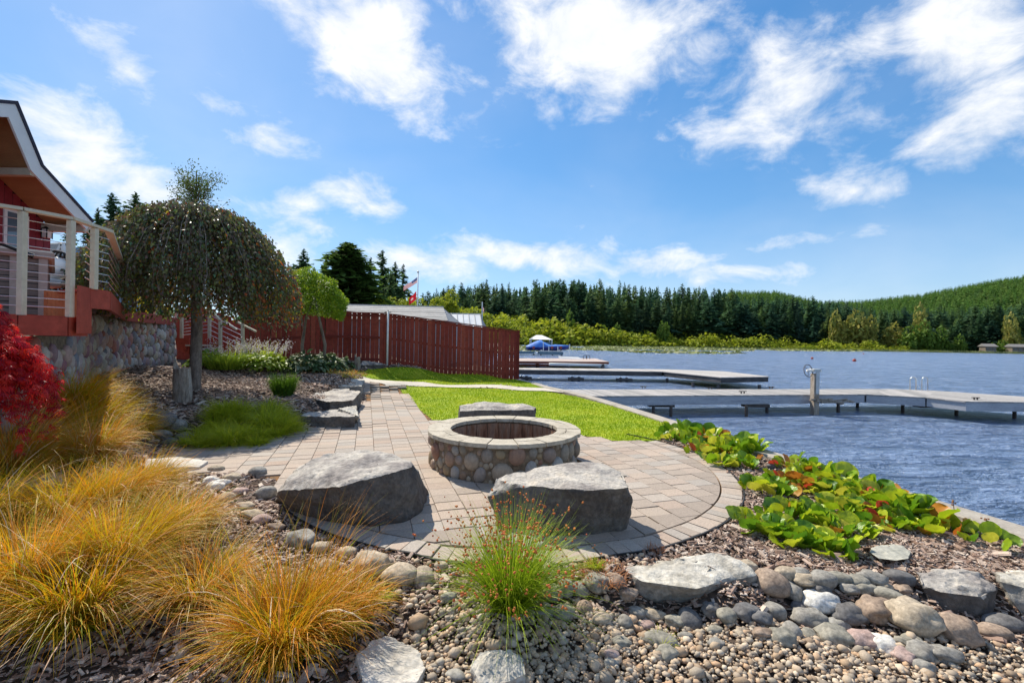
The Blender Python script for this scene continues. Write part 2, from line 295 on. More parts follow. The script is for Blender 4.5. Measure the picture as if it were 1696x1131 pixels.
m_riverw = M('wall_stone', [(.42,.37,.3),(.16,.17,.21),(.52,.49,.45),(.33,.13,.1),(.34,.29,.22),(.55,.52,.47),(.28,.11,.13),(.3,.3,.34),(.48,.4,.28),(.22,.11,.15),(.38,.34,.28),(.4,.2,.14),(.48,.46,.45)], 'rand', mott=.18, mscale=25, rough=.6, spec=.35, bump=.15, bscale=60)
m_riverj = M('wall_stone_joined', [(.4,.36,.32),(.2,.2,.23),(.48,.46,.44),(.3,.16,.14),(.34,.3,.26),(.5,.47,.44),(.26,.14,.15),(.3,.3,.33)], 'attr', mott=.18, rough=.6)
m_mortar = M('mortar', [(.1,.075,.05),(.17,.13,.09),(.22,.17,.12)], scale=12, mott=.3, bump=.6, bscale=50, rough=.95)
m_cap = M('cap_flagstone', [(.3,.26,.2),(.42,.37,.29),(.5,.45,.37)], scale=5, detail=8, mott=.2, mscale=30, bump=.6, bscale=28, bdist=.008, rough=.8)
m_rust = M('rust_panel', [(.16,.07,.04),(.26,.13,.075),(.3,.19,.13),(.2,.1,.07)], scale=5, stretch=(3,3,.5), mott=.3, mscale=14, bump=.3, rough=.85)
m_gravel = M('gravel', [(.42,.29,.18),(.26,.19,.13),(.52,.4,.28),(.32,.27,.21),(.5,.32,.19),(.6,.51,.39),(.2,.165,.13),(.44,.35,.26)], 'attr', mott=.15, mscale=120, rough=.75)
m_edge = M('edging', [(.015,.015,.016),(.04,.038,.036)], scale=20, rough=.5)

# ---------------------------------------------------------------- ground, patio sheet, lawns, strip, lake wall, lake
def ground_mesh():
    s = np.concatenate([np.linspace(0, 10, 110), 10+np.cumsum(.1*1.11**np.arange(62))]); s = s[s < 3500]
    ys = np.concatenate([-4-np.cumsum(.2*1.3**np.arange(22))[::-1], np.linspace(-4, 14, 190), 14+np.cumsum(.12*1.09**np.arange(62))]); ys = np.append(ys[ys < 316], 318.)
    X = shore(ys)[:, None]-s[None]; Y = np.repeat(ys[:, None], len(s), 1); Z = height(X.ravel(), Y.ravel())
    Z += (np.array([noise.noise(Vector((a*3, b*3, 0))) for a, b in zip(X.ravel(), Y.ravel())])*.012)-.012
    Z -= .018*is_paved(X.ravel(), Y.ravel())
    n, m = X.shape; i = np.arange(n-1)[:, None]*m+np.arange(m-1)[None]; F = np.stack([i, i+m, i+m+1, i+1], 2).reshape(-1, 4)[:, ::-1]
    return mesh_np('ground', np.stack([X.ravel(), Y.ravel(), Z], 1), F, smooth=True)
tag(obj('ground', ground_mesh(), m_soil), 'dark bark mulch soil of the planting beds sloping to the lake', kind='structure')

def sheet(name, test, box, st, mat, lift, label, smooth=True):
    x0, x1, y0, y1 = box; xs = np.arange(x0, x1, st); ys = np.arange(y0, y1, st); X, Y = np.meshgrid(xs, ys); n, m = X.shape
    Z = height(X.ravel(), Y.ravel())+lift; i = (np.arange(n-1)[:, None]*m+np.arange(m-1)[None]).ravel(); F = np.stack([i, i+1, i+m+1, i+m], 1)
    cx = X.ravel()[i]+st/2; cy = Y.ravel()[i]+st/2; F = F[test(cx, cy)]
    used, inv = np.unique(F.ravel(), return_inverse=True); V = np.stack([X.ravel(), Y.ravel(), Z], 1)[used]
    return tag(obj(name, mesh_np(name, V, inv.reshape(-1, 4), smooth=smooth), mat), label, kind='structure')
patio = sheet('patio', is_paved, (-6.5, 3.2, 3, 17.5), .06, m_joint, .002, 'tan paver patio circling the fire pit with its path')
sheet('lawn', lambda x, y: in_poly(x, y, LAWN_A) & (x < shore(y)-.3), (-3.5, 3.6, 7, 15.8), .05, m_lawn, .008, 'bright green mown lawn between patio and lake wall')
sheet('lawn', lambda x, y: in_poly(x, y, LAWN_B) & (x < shore(y)-.3), (-7, 2, 13.5, 19.5), .05, m_lawn, .008, 'bright green lawn strip in front of the red fence')
def in_strip(x, y): return (in_poly(x, y, STRIP) | (in_poly(x, y, PATHP) & (np.asarray(y) > 14.75))) & ~is_lawn(x, y) & (x < shore(y)-.28)
sheet('concrete_path', in_strip, (-7, 2.3, 13, 16.6), .04, m_conc, .022, 'narrow pale concrete path between the two lawns')

# grass blades on the lawns
def lawn_grass():
    n = 150000; x = rng.uniform(-6.6, 3.6, n); y = 7+rng.uniform(0, 1, n)**1.4*12; k = is_lawn(x, y) & (x < shore(y)-.3); x, y = x[k], y[k]; n = len(x)
    z = height(x, y); a = rng.uniform(0, 2*np.pi, n); hgt = rng.uniform(.018, .045, n); w = rng.uniform(.004, .009, n)*(1+y/14)
    b = np.stack([x, y, z], 1); d = np.stack([np.cos(a), np.sin(a), 0*a], 1)*w[:, None]; tip = b+np.stack([rng.normal(0, .012, n), rng.normal(0, .012, n), hgt], 1)
    V = np.stack([b-d, b+d, tip], 1).reshape(-1, 3); F = np.arange(3*n).reshape(-1, 3); r = np.array([.5+.8*noise.noise(Vector((p*1.3, q*1.3, 3))) for p, q in zip(x, y)])+rng.normal(0, .22, n)
    tag(obj('grass', mesh_np('grass', V, F, {'rnd': np.repeat(np.clip(r, 0, 1), 3)}), m_blade), 'short yellow green blades of the mown lawns', kind='stuff')
lawn_grass()

# retaining wall against the lake
def lake_wall():
    ys = np.linspace(-3, 60, 190); xo = shore(ys); V = []
    for y, x in zip(ys, xo):
        zt = max(.035, min(.06, hz(x-.3, y)+.02)) if y < 19 else .06
        V += [(x-.3, y, -1.6), (x-.3, y, zt), (x-.285, y, zt+.012), (x-.015, y, zt+.012), (x+.0, y, zt), (x, y, -1.6)]
    V = np.array(V); F = []
    for i in range(len(ys)-1):
        for k in range(5): a = i*6+k; F.append((a, a+1, a+7, a+6))
    tag(obj('lake_wall', mesh_np('lake_wall', V, F), m_wallconc), 'low curving concrete retaining wall along the lake edge', 'retaining wall')
lake_wall()

def water_mat():
    m = bpy.data.materials.new('lake_water'); m.use_nodes = True; nt = m.node_tree; nt.nodes.clear(); N = nt.nodes.new; L = nt.links.new
    out = N('ShaderNodeOutputMaterial'); g = N('ShaderNodeNewGeometry'); p = N('ShaderNodeBsdfPrincipled')
    p.inputs['Roughness'].default_value = .22; p.inputs['IOR'].default_value = 1.6; p.inputs['Specular IOR Level'].default_value = .5
    def noi(scale, st, det, rough=.6, rz=0):
        mp = N('ShaderNodeMapping'); mp.inputs['Scale'].default_value = st; mp.inputs['Rotation'].default_value = (0, 0, rz); L(g.outputs['Position'], mp.inputs[0])
        n = N('ShaderNodeTexNoise'); n.inputs['Scale'].default_value = scale; n.inputs['Detail'].default_value = det; n.inputs['Roughness'].default_value = rough; n.inputs['Distortion'].default_value = .5; L(mp.outputs[0], n.inputs['Vector']); return n.outputs['Fac']
    a = noi(3.6, (.7, 1.5, 1), 5, .65, .3); b = noi(1.0, (.6, 1.4, 1), 5, .6, -.15)
    ad = N('ShaderNodeMath'); ad.operation = 'MULTIPLY_ADD'; ad.inputs[1].default_value = 3.2; L(b, ad.inputs[0]); L(a, ad.inputs[2])
    bu = N('ShaderNodeBump'); bu.inputs['Strength'].default_value = 1.0; bu.inputs['Distance'].default_value = .4; L(ad.outputs[0], bu.inputs['Height']); L(bu.outputs[0], p.inputs['Normal'])
    r = N('ShaderNodeValToRGB'); r.color_ramp.elements[0].color = (.045,.1,.22,1); r.color_ramp.elements[1].color = (.34,.47,.74,1); r.color_ramp.elements[0].position = .35; r.color_ramp.elements[1].position = .65  # ripple glints and sky brightness painted into the base colour
    c3 = noi(5.0, (.45, 1.6, 1), 6, .7, .1); c4 = N('ShaderNodeMath'); c4.operation = 'MULTIPLY_ADD'; c4.inputs[1].default_value = .55; L(c3, c4.inputs[0]); c5 = N('ShaderNodeMath'); c5.operation = 'MULTIPLY'; c5.inputs[1].default_value = .45; L(b, c5.inputs[0]); L(c5.outputs[0], c4.inputs[2]); L(c4.outputs[0], r.inputs[0]); L(r.outputs[0], p.inputs['Base Color']); L(p.outputs[0], out.inputs[0]); return m
lk = MB(); lk.quad((-40, -600, WATER), (3500, -600, WATER), (3500, 420, WATER), (-40, 420, WATER)); tag(lk.build('lake_water', water_mat()), 'rippled blue lake water', kind='structure')

def clip_poly(P, a, b, c):          # keep a*x+b*y<=c
    out = []
    for i in range(len(P)):
        p, q = P[i], P[(i+1) % len(P)]; dp = a*p[0]+b*p[1]-c; dq = a*q[0]+b*q[1]-c
        if dp <= 0: out.append(p)
        if dp*dq < 0: t = dp/(dp-dq); out.append((p[0]+(q[0]-p[0])*t, p[1]+(q[1]-p[1])*t))
    return out
def clip_convex(P, Q):
    cx = sum(q[0] for q in Q)/len(Q); cy = sum(q[1] for q in Q)/len(Q)
    for i in range(len(Q)):
        p, q = Q[i], Q[(i+1) % len(Q)]; a, b = q[1]-p[1], -(q[0]-p[0]); c = a*p[0]+b*p[1]
        if a*cx+b*cy > c: a, b, c = -a, -b, -c
        P = clip_poly(P, a, b, c)
        if len(P) < 3: return []
    return P
# ---------------------------------------------------------------- pavers laid one by one
def lay_pavers():
    ang = math.atan2(.305, .952); e1 = np.array([math.cos(ang), math.sin(ang)]); e2 = np.array([-e1[1], e1[0]]); W, Ln = .262, .205; out = []; cut = []
    for i in range(-40, 40):
        off = (i % 2)*.5*Ln*(1 if i % 3 else .3)
        for j in range(-30, 90):
            p = e1*i*W+e2*(j*Ln+off)
            if not (-6.4 < p[0] < 3.1 and 3 < p[1] < 17.3): continue
            r = math.hypot(p[0]-PCX, p[1]-PCY)
            ip = bool(in_poly(*(p*1.0), PATHP)) and r > PR-.4
            if not ip and r > PR-.215-.17 and r < PR+.17 and (r < PR-.1 or bool(in_poly(*p, PATHP))):
                cs = [p+e1*a_*W/2+e2*b_*Ln/2 for a_, b_ in ((-1,-1),(1,-1),(1,1),(-1,1))]; rc = [math.hypot(c[0]-PCX, c[1]-PCY) for c in cs]
                if min(rc) < PR-.215 < max(rc): cut.append([tuple(p+(c-p)*.972) for c in cs]); continue
            if not ip and r > PR-.215 and r < PR+.09: continue
            if bool(is_paved(*p)) and r > .9 and not bool(in_poly(*p, STRIP)) and p[1] < 14.72: out.append((p[0], p[1], ang, W, Ln))
    n = 136
    for k in range(n):
        a = 2*math.pi*k/n; rr = PR-.105; p = (PCX+rr*math.cos(a), PCY+rr*math.sin(a))
        if bool(is_paved(*p)) and not bool(in_poly(*p, PATHP)): out.append((p[0], p[1], a, .205, 2*math.pi*rr/n))
    b = bmesh.new(); bmesh.ops.create_cube(b, size=1); bmesh.ops.bevel(b, geom=[e for e in b.edges if all(v.co.z > 0 for v in e.verts)], offset=.03, segments=1, affect='EDGES')
    me = bpy.data.meshes.new('brick'); b.to_mesh(me); me.materials.append(m_paver); bmesh.ops.triangulate(b, faces=b.faces); bv = np.array([v.co[:] for v in b.verts]); bf = np.array([[v.index for v in f.verts] for f in b.faces]); b.free()
    out.sort(key=lambda q: q[0]**2+q[1]**2); H = height([q[0] for q in out], [q[1] for q in out])
    far = []
    for i, (q, z) in enumerate(zip(out, H)):
        sc = (q[3]-.007, q[4]-.007, .05); zz = z-.025+.022+rng.uniform(-.003, .003)
        if i < 300: obj('brick', me, None, patio, (q[0], q[1], zz), (rng.normal(0, .006), rng.normal(0, .006), q[2]+rng.normal(0, .006)), sc)
        else: far.append((q, sc, zz))
    n = len(far); A = np.array([f[0][2] for f in far]); Rm = np.zeros((n, 3, 3)); Rm[:, 0, 0] = np.cos(A); Rm[:, 1, 1] = np.cos(A); Rm[:, 0, 1] = -np.sin(A); Rm[:, 1, 0] = np.sin(A); Rm[:, 2, 2] = 1
    V, F, r = scatter(bv, bf, Rm, np.array([f[1] for f in far]), np.array([(f[0][0], f[0][1], f[2]) for f in far]))
    tag(obj('far_bricks', mesh_np('far_bricks', V, F, {'rnd': r}), m_paver_far, patio), kind='stuff')
    circ = [(PCX+(PR-.222)*math.cos(a), PCY+(PR-.222)*math.sin(a)) for a in np.linspace(0, 2*math.pi, 97)[:-1]]; sb = MB()
    for P in cut:
        P = clip_convex(P, circ)
        if len(P) >= 3 and not bool(is_lawn(*P[0])): z = hz(*P[0]); sb.prism([(q_[0], q_[1], z-.03) for q_ in P], (0, 0, .052))
    tag(sb.build('cut_bricks', m_paver_far, patio), kind='stuff')
    ed = MB()
    pts = [(PCX+(PR+.012)*math.cos(a), PCY+(PR+.012)*math.sin(a)) for a in np.linspace(-2.6, .75, 70)]
    for p, q in zip(pts, pts[1:]): ed.bar((p[0], p[1], hz(*p)-.01), (q[0], q[1], hz(*q)-.01), .012, .075)
    ed.build('edging_strip', m_edge, patio)
lay_pavers()

# ---------------------------------------------------------------- fire pit
FPX_, FPY_, FPR = -.085, 5.97, .99
def river_stone_meshes(n=5, sub=2, mat=None):
    o = []
    for i in range(n):
        V, F = ico(sub, i+3, .07, .9); o.append(mesh_np('river_stone', V, F, smooth=True)); o[-1].materials.append(mat)
    return o
def pack(W, H, sizes, tries, wrap=False, asp=(.62, .95)):
    placed = []
    for (rmin, rmax), nt_ in zip(sizes, tries):
        for _ in range(nt_):
            h_ = rng.uniform(rmin, rmax); w_ = h_*rng.uniform(*asp); x = rng.uniform(0, W); z = rng.uniform(h_*.8, H-h_*.8); ok = True
            for q_ in placed:
                dx = abs(q_[0]-x); dx = min(dx, W-dx) if wrap else dx
                if dx > .4: continue
                if (dx/(w_+q_[2]))**2+((q_[1]-z)/(h_+q_[3]))**2 < .9: ok = False; break
            if ok: placed.append((x, z, w_, h_))
    return placed
def fire_pit():
    t = thing('fire_pit', 'round river stone fire pit with a pale flagstone rim on the patio', 'fire pit', (FPX_, FPY_, 0))
    def ring(ro, ri, z0, z1, n=64, inner=True):
        b = MB(); vs = []
        for k in range(n):
            a = 2*math.pi*k/n; c, s = math.cos(a), math.sin(a); vs.append([b.b.verts.new((r*c, r*s, z)) for r, z in ((ro, z0), (ro, z1), (ri, z1), (ri, z0))])
        for k in range(n):
            A, B = vs[k], vs[(k+1) % n]
            for i in range(4): b.b.faces.new((A[i], B[i], B[(i+1) % 4], A[(i+1) % 4]))
        return b
    ring(FPR-.06, FPR-.26, -.02, .42).build('mortar_wall', m_mortar, t)
    ms = river_stone_meshes(5, 2, m_river)
    C0 = 2*math.pi*(FPR-.06)
    for (s_, z, w_, h_) in pack(C0, .425, [(.085, .115), (.055, .075), (.03, .045)], (700, 1600, 2500), True, (.7, 1.15)):
        a = s_/(FPR-.06); r = FPR-.068
        obj('river_stone', random.choice(ms), None, t, (r*math.cos(a), r*math.sin(a), z), (rng.normal(0, .2), 0, a), (min(.07, w_*.62), w_*1.04, h_*1.04))
    nb = 18
    for k in range(nb):                       # flagstone pieces of the rim, uneven joints
        a0 = 2*math.pi*(k+rng.uniform(-.2, .2)*0)/nb; a1 = a0+2*math.pi/nb; g = .007
        split = .83+rng.uniform(-.04, .06)
        for (r0, r1, kind) in ((.685+rng.uniform(0, .012), split, 0), (split, FPR+rng.uniform(-.012, .012), 1)):
            if kind == 1 and k % 3 == 0: continue
            rr1 = FPR if (kind == 0 and k % 3 == 0) else r1
            s0, s1 = (rng.uniform(-.05, .05, 2) if kind == 0 else (.0, .0))
            b = MB(); P = []
            for (r, aa) in [(r0+g*.5, np.linspace(a0+g, a1-g, 6)), (rr1-g*.5, np.linspace(a1-g+.0, a0+g+.0, 6))]:
                for q in aa: rj = r+rng.uniform(-.006, .006); P.append((rj*math.cos(q), rj*math.sin(q), .0))
            z = .424+rng.uniform(-.003, .003); b.prism([(p[0], p[1], z) for p in P], (0, 0, .045)); b.build('cap_stone', m_cap, t, bevel=.004)
    npn = 26
    for k in range(npn):
        a = 2*math.pi*(k+.5)/npn; w = 2*math.pi*.70/npn-.006; b = MB(); b.box((0, 0, .2), (.018, w, .41)); b.build('rust_panel', m_rust, t, (.715*math.cos(a), .715*math.sin(a), rng.uniform(-.01, 0)), rot=(0, 0, a))
    b = ring(.73, .01, -.0, .03, 32); b.build('ash_bed', m_soil, t)
fire_pit()

# ---------------------------------------------------------------- boulders
def rough_hull(name, pts, mat, label, cat='boulder', amp=.035, cuts=6, freq=2.6, parent=None, group=None):
    b = bmesh.new(); vs = [b.verts.new(p) for p in pts]; h = bmesh.ops.convex_hull(b, input=vs)
    bmesh.ops.delete(b, geom=list({g for g in h['geom_interior'] if isinstance(g, bmesh.types.BMVert)}), context='VERTS')
    bmesh.ops.dissolve_limit(b, angle_limit=.02, verts=b.verts, edges=b.edges); bmesh.ops.triangulate(b, faces=b.faces)
    lo = Vector((min(p[i] for p in pts) for i in range(3))); hi = Vector((max(p[i] for p in pts) for i in range(3))); size = max(hi-lo)
    for _ in range(5):
        es = [e for e in b.edges if e.calc_length() > size/26]
        if not es or len(b.verts) > 5000: break
        bmesh.ops.subdivide_edges(b, edges=es, cuts=1, use_grid_fill=False); bmesh.ops.triangulate(b, faces=b.faces)
    for _ in range(1): bmesh.ops.smooth_vert(b, verts=b.verts, factor=.3, use_axis_x=True, use_axis_y=True, use_axis_z=True)
    b.normal_update(); sd_ = Vector((rng.uniform(0, 99), rng.uniform(0, 99), 0)); k = 1/size
    for v in b.verts:
        p = v.co*k+sd_
        d = noise.noise(p*freq)*1.0+abs(noise.noise(p*freq*2.3))*-.9+noise.noise(p*freq*6)*.4+noise.noise(p*freq*14)*.2
        st = noise.noise(Vector((p.x*2, p.y*2, p.z*16)))*.3 if v.normal.z < .6 else 0
        v.co += v.normal*amp*size*(d+st)
    me = bpy.data.meshes.new(name); b.to_mesh(me); b.free(); me.shade_smooth()
    me.set_sharp_from_angle(angle=.45)
    o = obj(name, me, mat, parent); return tag(o, label, cat, group) if cat else o
def bp(px, py, z): return tuple(on_level(px, py, z))
def shift(p, dx, dy, dz=0): return (p[0]+dx, p[1]+dy, p[2]+dz)
# left seat boulder
T = [bp(460,812,.27), bp(478,785,.36), bp(500,764,.43), bp(545,746,.47), bp(590,743,.48), bp(640,748,.48), bp(680,762,.47), bp(683,772,.46), bp(655,782,.46), bp(610,788,.45), bp(560,806,.41), bp(505,812,.32)]
B = [bp(453,832,-.02), bp(500,858,-.03), bp(560,876,-.03), bp(620,880,-.03), bp(670,872,-.03), bp(696,856,-.03), (-.85,4.75,-.03), (-1.6,5.1,-.03), (-2.2,4.9,-.03)]
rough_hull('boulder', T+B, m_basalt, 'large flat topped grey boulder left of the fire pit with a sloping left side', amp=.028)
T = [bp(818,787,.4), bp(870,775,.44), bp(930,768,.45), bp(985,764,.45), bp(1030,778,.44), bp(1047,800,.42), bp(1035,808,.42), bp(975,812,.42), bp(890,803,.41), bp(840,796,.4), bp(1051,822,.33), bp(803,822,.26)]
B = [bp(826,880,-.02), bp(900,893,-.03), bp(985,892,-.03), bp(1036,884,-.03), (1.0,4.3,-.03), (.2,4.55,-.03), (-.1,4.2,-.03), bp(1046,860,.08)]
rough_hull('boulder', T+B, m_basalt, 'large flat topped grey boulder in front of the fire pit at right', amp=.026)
T = [at_depth(760,671,8.0), at_depth(800,665,8.3), at_depth(870,667,8.3), at_depth(888,674,8.0), at_depth(885,678,7.8), at_depth(760,680,7.8)]
B = [shift(at_depth(757,690,7.75), 0, 0, -.25), shift(at_depth(888,692,7.75), 0, 0, -.25), shift(at_depth(885,690,8.4), 0, 0, -.3), shift(at_depth(760,690,8.4), 0, 0, -.3)]
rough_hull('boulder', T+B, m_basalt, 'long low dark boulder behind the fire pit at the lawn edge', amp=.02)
# long rock in front of the patio
T = [bp(1030,940,.02), bp(1062,962,.02), bp(1110,950,.03), bp(1155,975,.02), bp(1200,955,.03), bp(1252,953,.0), bp(1225,925,.05), bp(1185,915,.07), bp(1150,930,.04), bp(1090,935,.04)]
B = [bp(1052,1003,-.2), bp(1120,1010,-.22), bp(1200,1006,-.22), bp(1248,995,-.22), shift(bp(1060,935,-.1), 0, .05), shift(bp(1250,930,-.1), 0, .05)]
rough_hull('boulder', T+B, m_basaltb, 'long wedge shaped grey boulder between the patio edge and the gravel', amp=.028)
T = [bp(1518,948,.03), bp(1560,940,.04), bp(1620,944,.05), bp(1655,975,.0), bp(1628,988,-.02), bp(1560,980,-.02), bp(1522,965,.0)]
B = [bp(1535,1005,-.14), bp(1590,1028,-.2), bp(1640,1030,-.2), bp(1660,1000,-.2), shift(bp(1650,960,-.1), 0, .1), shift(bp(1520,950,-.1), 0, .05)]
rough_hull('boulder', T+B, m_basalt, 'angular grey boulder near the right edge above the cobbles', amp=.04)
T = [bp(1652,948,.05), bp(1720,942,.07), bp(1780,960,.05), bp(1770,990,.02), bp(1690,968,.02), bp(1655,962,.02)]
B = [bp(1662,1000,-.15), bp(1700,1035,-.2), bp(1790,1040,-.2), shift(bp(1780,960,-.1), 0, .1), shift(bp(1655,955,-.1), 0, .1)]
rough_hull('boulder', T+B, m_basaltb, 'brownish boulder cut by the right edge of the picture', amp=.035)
rough_hull('stepping_stone', [bp(x, y, z) for x, y in ((1440,914), (1444,907), (1456,902), (1476,900), (1496,903), (1508,913), (1504,925), (1484,928), (1455,924)) for z in (.035, -.03)], m_slate, 'flat pale slab lying in the mulch below the broad leaved plants', 'stone slab', amp=.02)
# terrace stones at the left of the path
def ledge(top, zt, foot_y, mat, label, amp=.025, zb=-.03):
    pts = [bp(x, y, zt) for x, y in top]; ys = sorted(p[1] for p in pts)
    low = [(p[0], p[1], zb) for p in pts]
    return rough_hull('ledge_stone', pts+low, mat, label, 'ledge stone', amp=amp)
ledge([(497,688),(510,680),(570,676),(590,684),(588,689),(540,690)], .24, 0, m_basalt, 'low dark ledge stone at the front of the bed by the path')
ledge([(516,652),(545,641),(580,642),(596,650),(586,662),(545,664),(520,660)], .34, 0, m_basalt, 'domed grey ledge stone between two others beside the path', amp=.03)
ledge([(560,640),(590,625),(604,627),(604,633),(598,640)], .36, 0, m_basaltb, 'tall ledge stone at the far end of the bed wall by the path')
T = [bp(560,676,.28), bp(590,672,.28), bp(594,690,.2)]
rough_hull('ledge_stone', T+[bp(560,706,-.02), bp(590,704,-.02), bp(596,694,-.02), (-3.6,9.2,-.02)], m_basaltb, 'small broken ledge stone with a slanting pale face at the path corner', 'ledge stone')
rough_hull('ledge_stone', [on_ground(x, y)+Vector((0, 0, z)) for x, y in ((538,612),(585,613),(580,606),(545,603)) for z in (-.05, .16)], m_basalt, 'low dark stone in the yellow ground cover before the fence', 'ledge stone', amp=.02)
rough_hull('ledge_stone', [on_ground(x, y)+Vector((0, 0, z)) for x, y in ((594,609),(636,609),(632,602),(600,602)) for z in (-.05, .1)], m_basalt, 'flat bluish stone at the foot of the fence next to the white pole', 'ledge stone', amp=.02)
rough_hull('stone_slab', [on_ground(x, y)+Vector((0, 0, z)) for x, y in ((238,782),(330,780),(345,770),(300,762),(240,768)) for z in (-.03, .05)], m_pale, 'pale flat slab between the orange grasses and the patio', 'stone slab', amp=.008)
rough_hull('stone_slab', [on_ground(x, y)+Vector((0, 0, z)) for x, y in ((10,812),(95,815),(110,795),(40,786)) for z in (-.03, .07)], m_pale, 'pale slab under the red maple among the grasses', 'stone slab', amp=.01)
rough_hull('stone_slab', [on_ground(x, y)+Vector((0, 0, z)) for x, y in ((590,1100),(612,1080),(640,1068),(668,1078),(694,1096),(704,1122),(690,1150),(640,1160),(600,1145)) for z in (-.05, .05)], m_pale, 'large pale flat stone at the bottom beside the orange grass', 'stone slab', amp=.035)
rough_hull('stone_slab', [on_ground(x, y)+Vector((0, 0, z)) for x, y in ((778,1128),(792,1106),(820,1096),(846,1098),(866,1114),(870,1140),(840,1155),(795,1155)) for z in (-.05, .07)], m_pale, 'whitish angular stone at the bottom below the green rush', 'stone slab', amp=.045)
rough_hull('stone_slab', [on_ground(x, y)+Vector((0, 0, z)) for x, y in ((838,905),(850,880),(885,878),(905,905),(880,925)) for z in (-.03, .05)], m_slate, 'rounded flat stone behind the green rush at the patio edge', 'stone slab', amp=.012)

# ---------------------------------------------------------------- river rocks, one by one
ROCKM = {}
def rock_mesh(mat, i):
    k = (mat.name, i)
    if k not in ROCKM:
        V, F = ico(4 if i < 4 else 3, i*3+1, .1 if i < 4 else .2, 1.0 if i < 4 else 1.6); ROCKM[k] = mesh_np('rock', V, F, smooth=True); ROCKM[k].materials.append(mat)
    return ROCKM[k]
def rock(px, py, w, h, mat, label, group=None, tilt=0, ang=None):
    p = on_ground(px, py+h*.42); d = p.y; sx = w*d/FPX/2; 
    down = math.atan2(EYE-p.z, d); hh = h*d/FPX/2; sz = min(max(hh*.8, sx*.45), sx*1.0); sy = max(sx*.65, min(sx*1.1, hh*1.15))
    o = obj('river_rock' , rock_mesh(mat, rng.integers(0, 7) if ang is None else 7), None, None, (p.x, p.y+sy*.55, hz(p.x, p.y+sy*.55)+sz*.55), (rng.normal(0, .15), tilt, rng.normal(0, .3)), (sx, sy, sz))
    return tag(o, label, 'rock', group)
GA = 'cobbles stacked on the bank between the two right boulders'; GB = 'cobbles in a row below the long wedge boulder'; GC = 'cobbles beside the foot of the green rush'; GD = 'stones along the mulch edge left of the seat boulder'
LA = 'rounded river cobble stacked on the bank between the long wedge boulder and the right boulder'; LB = 'river cobble lying in the gravel below the long wedge boulder'
LC = 'smooth grey green cobble partly under the green rush'; LD = 'small stone on the mulch edge between the orange grass and the seat boulder'
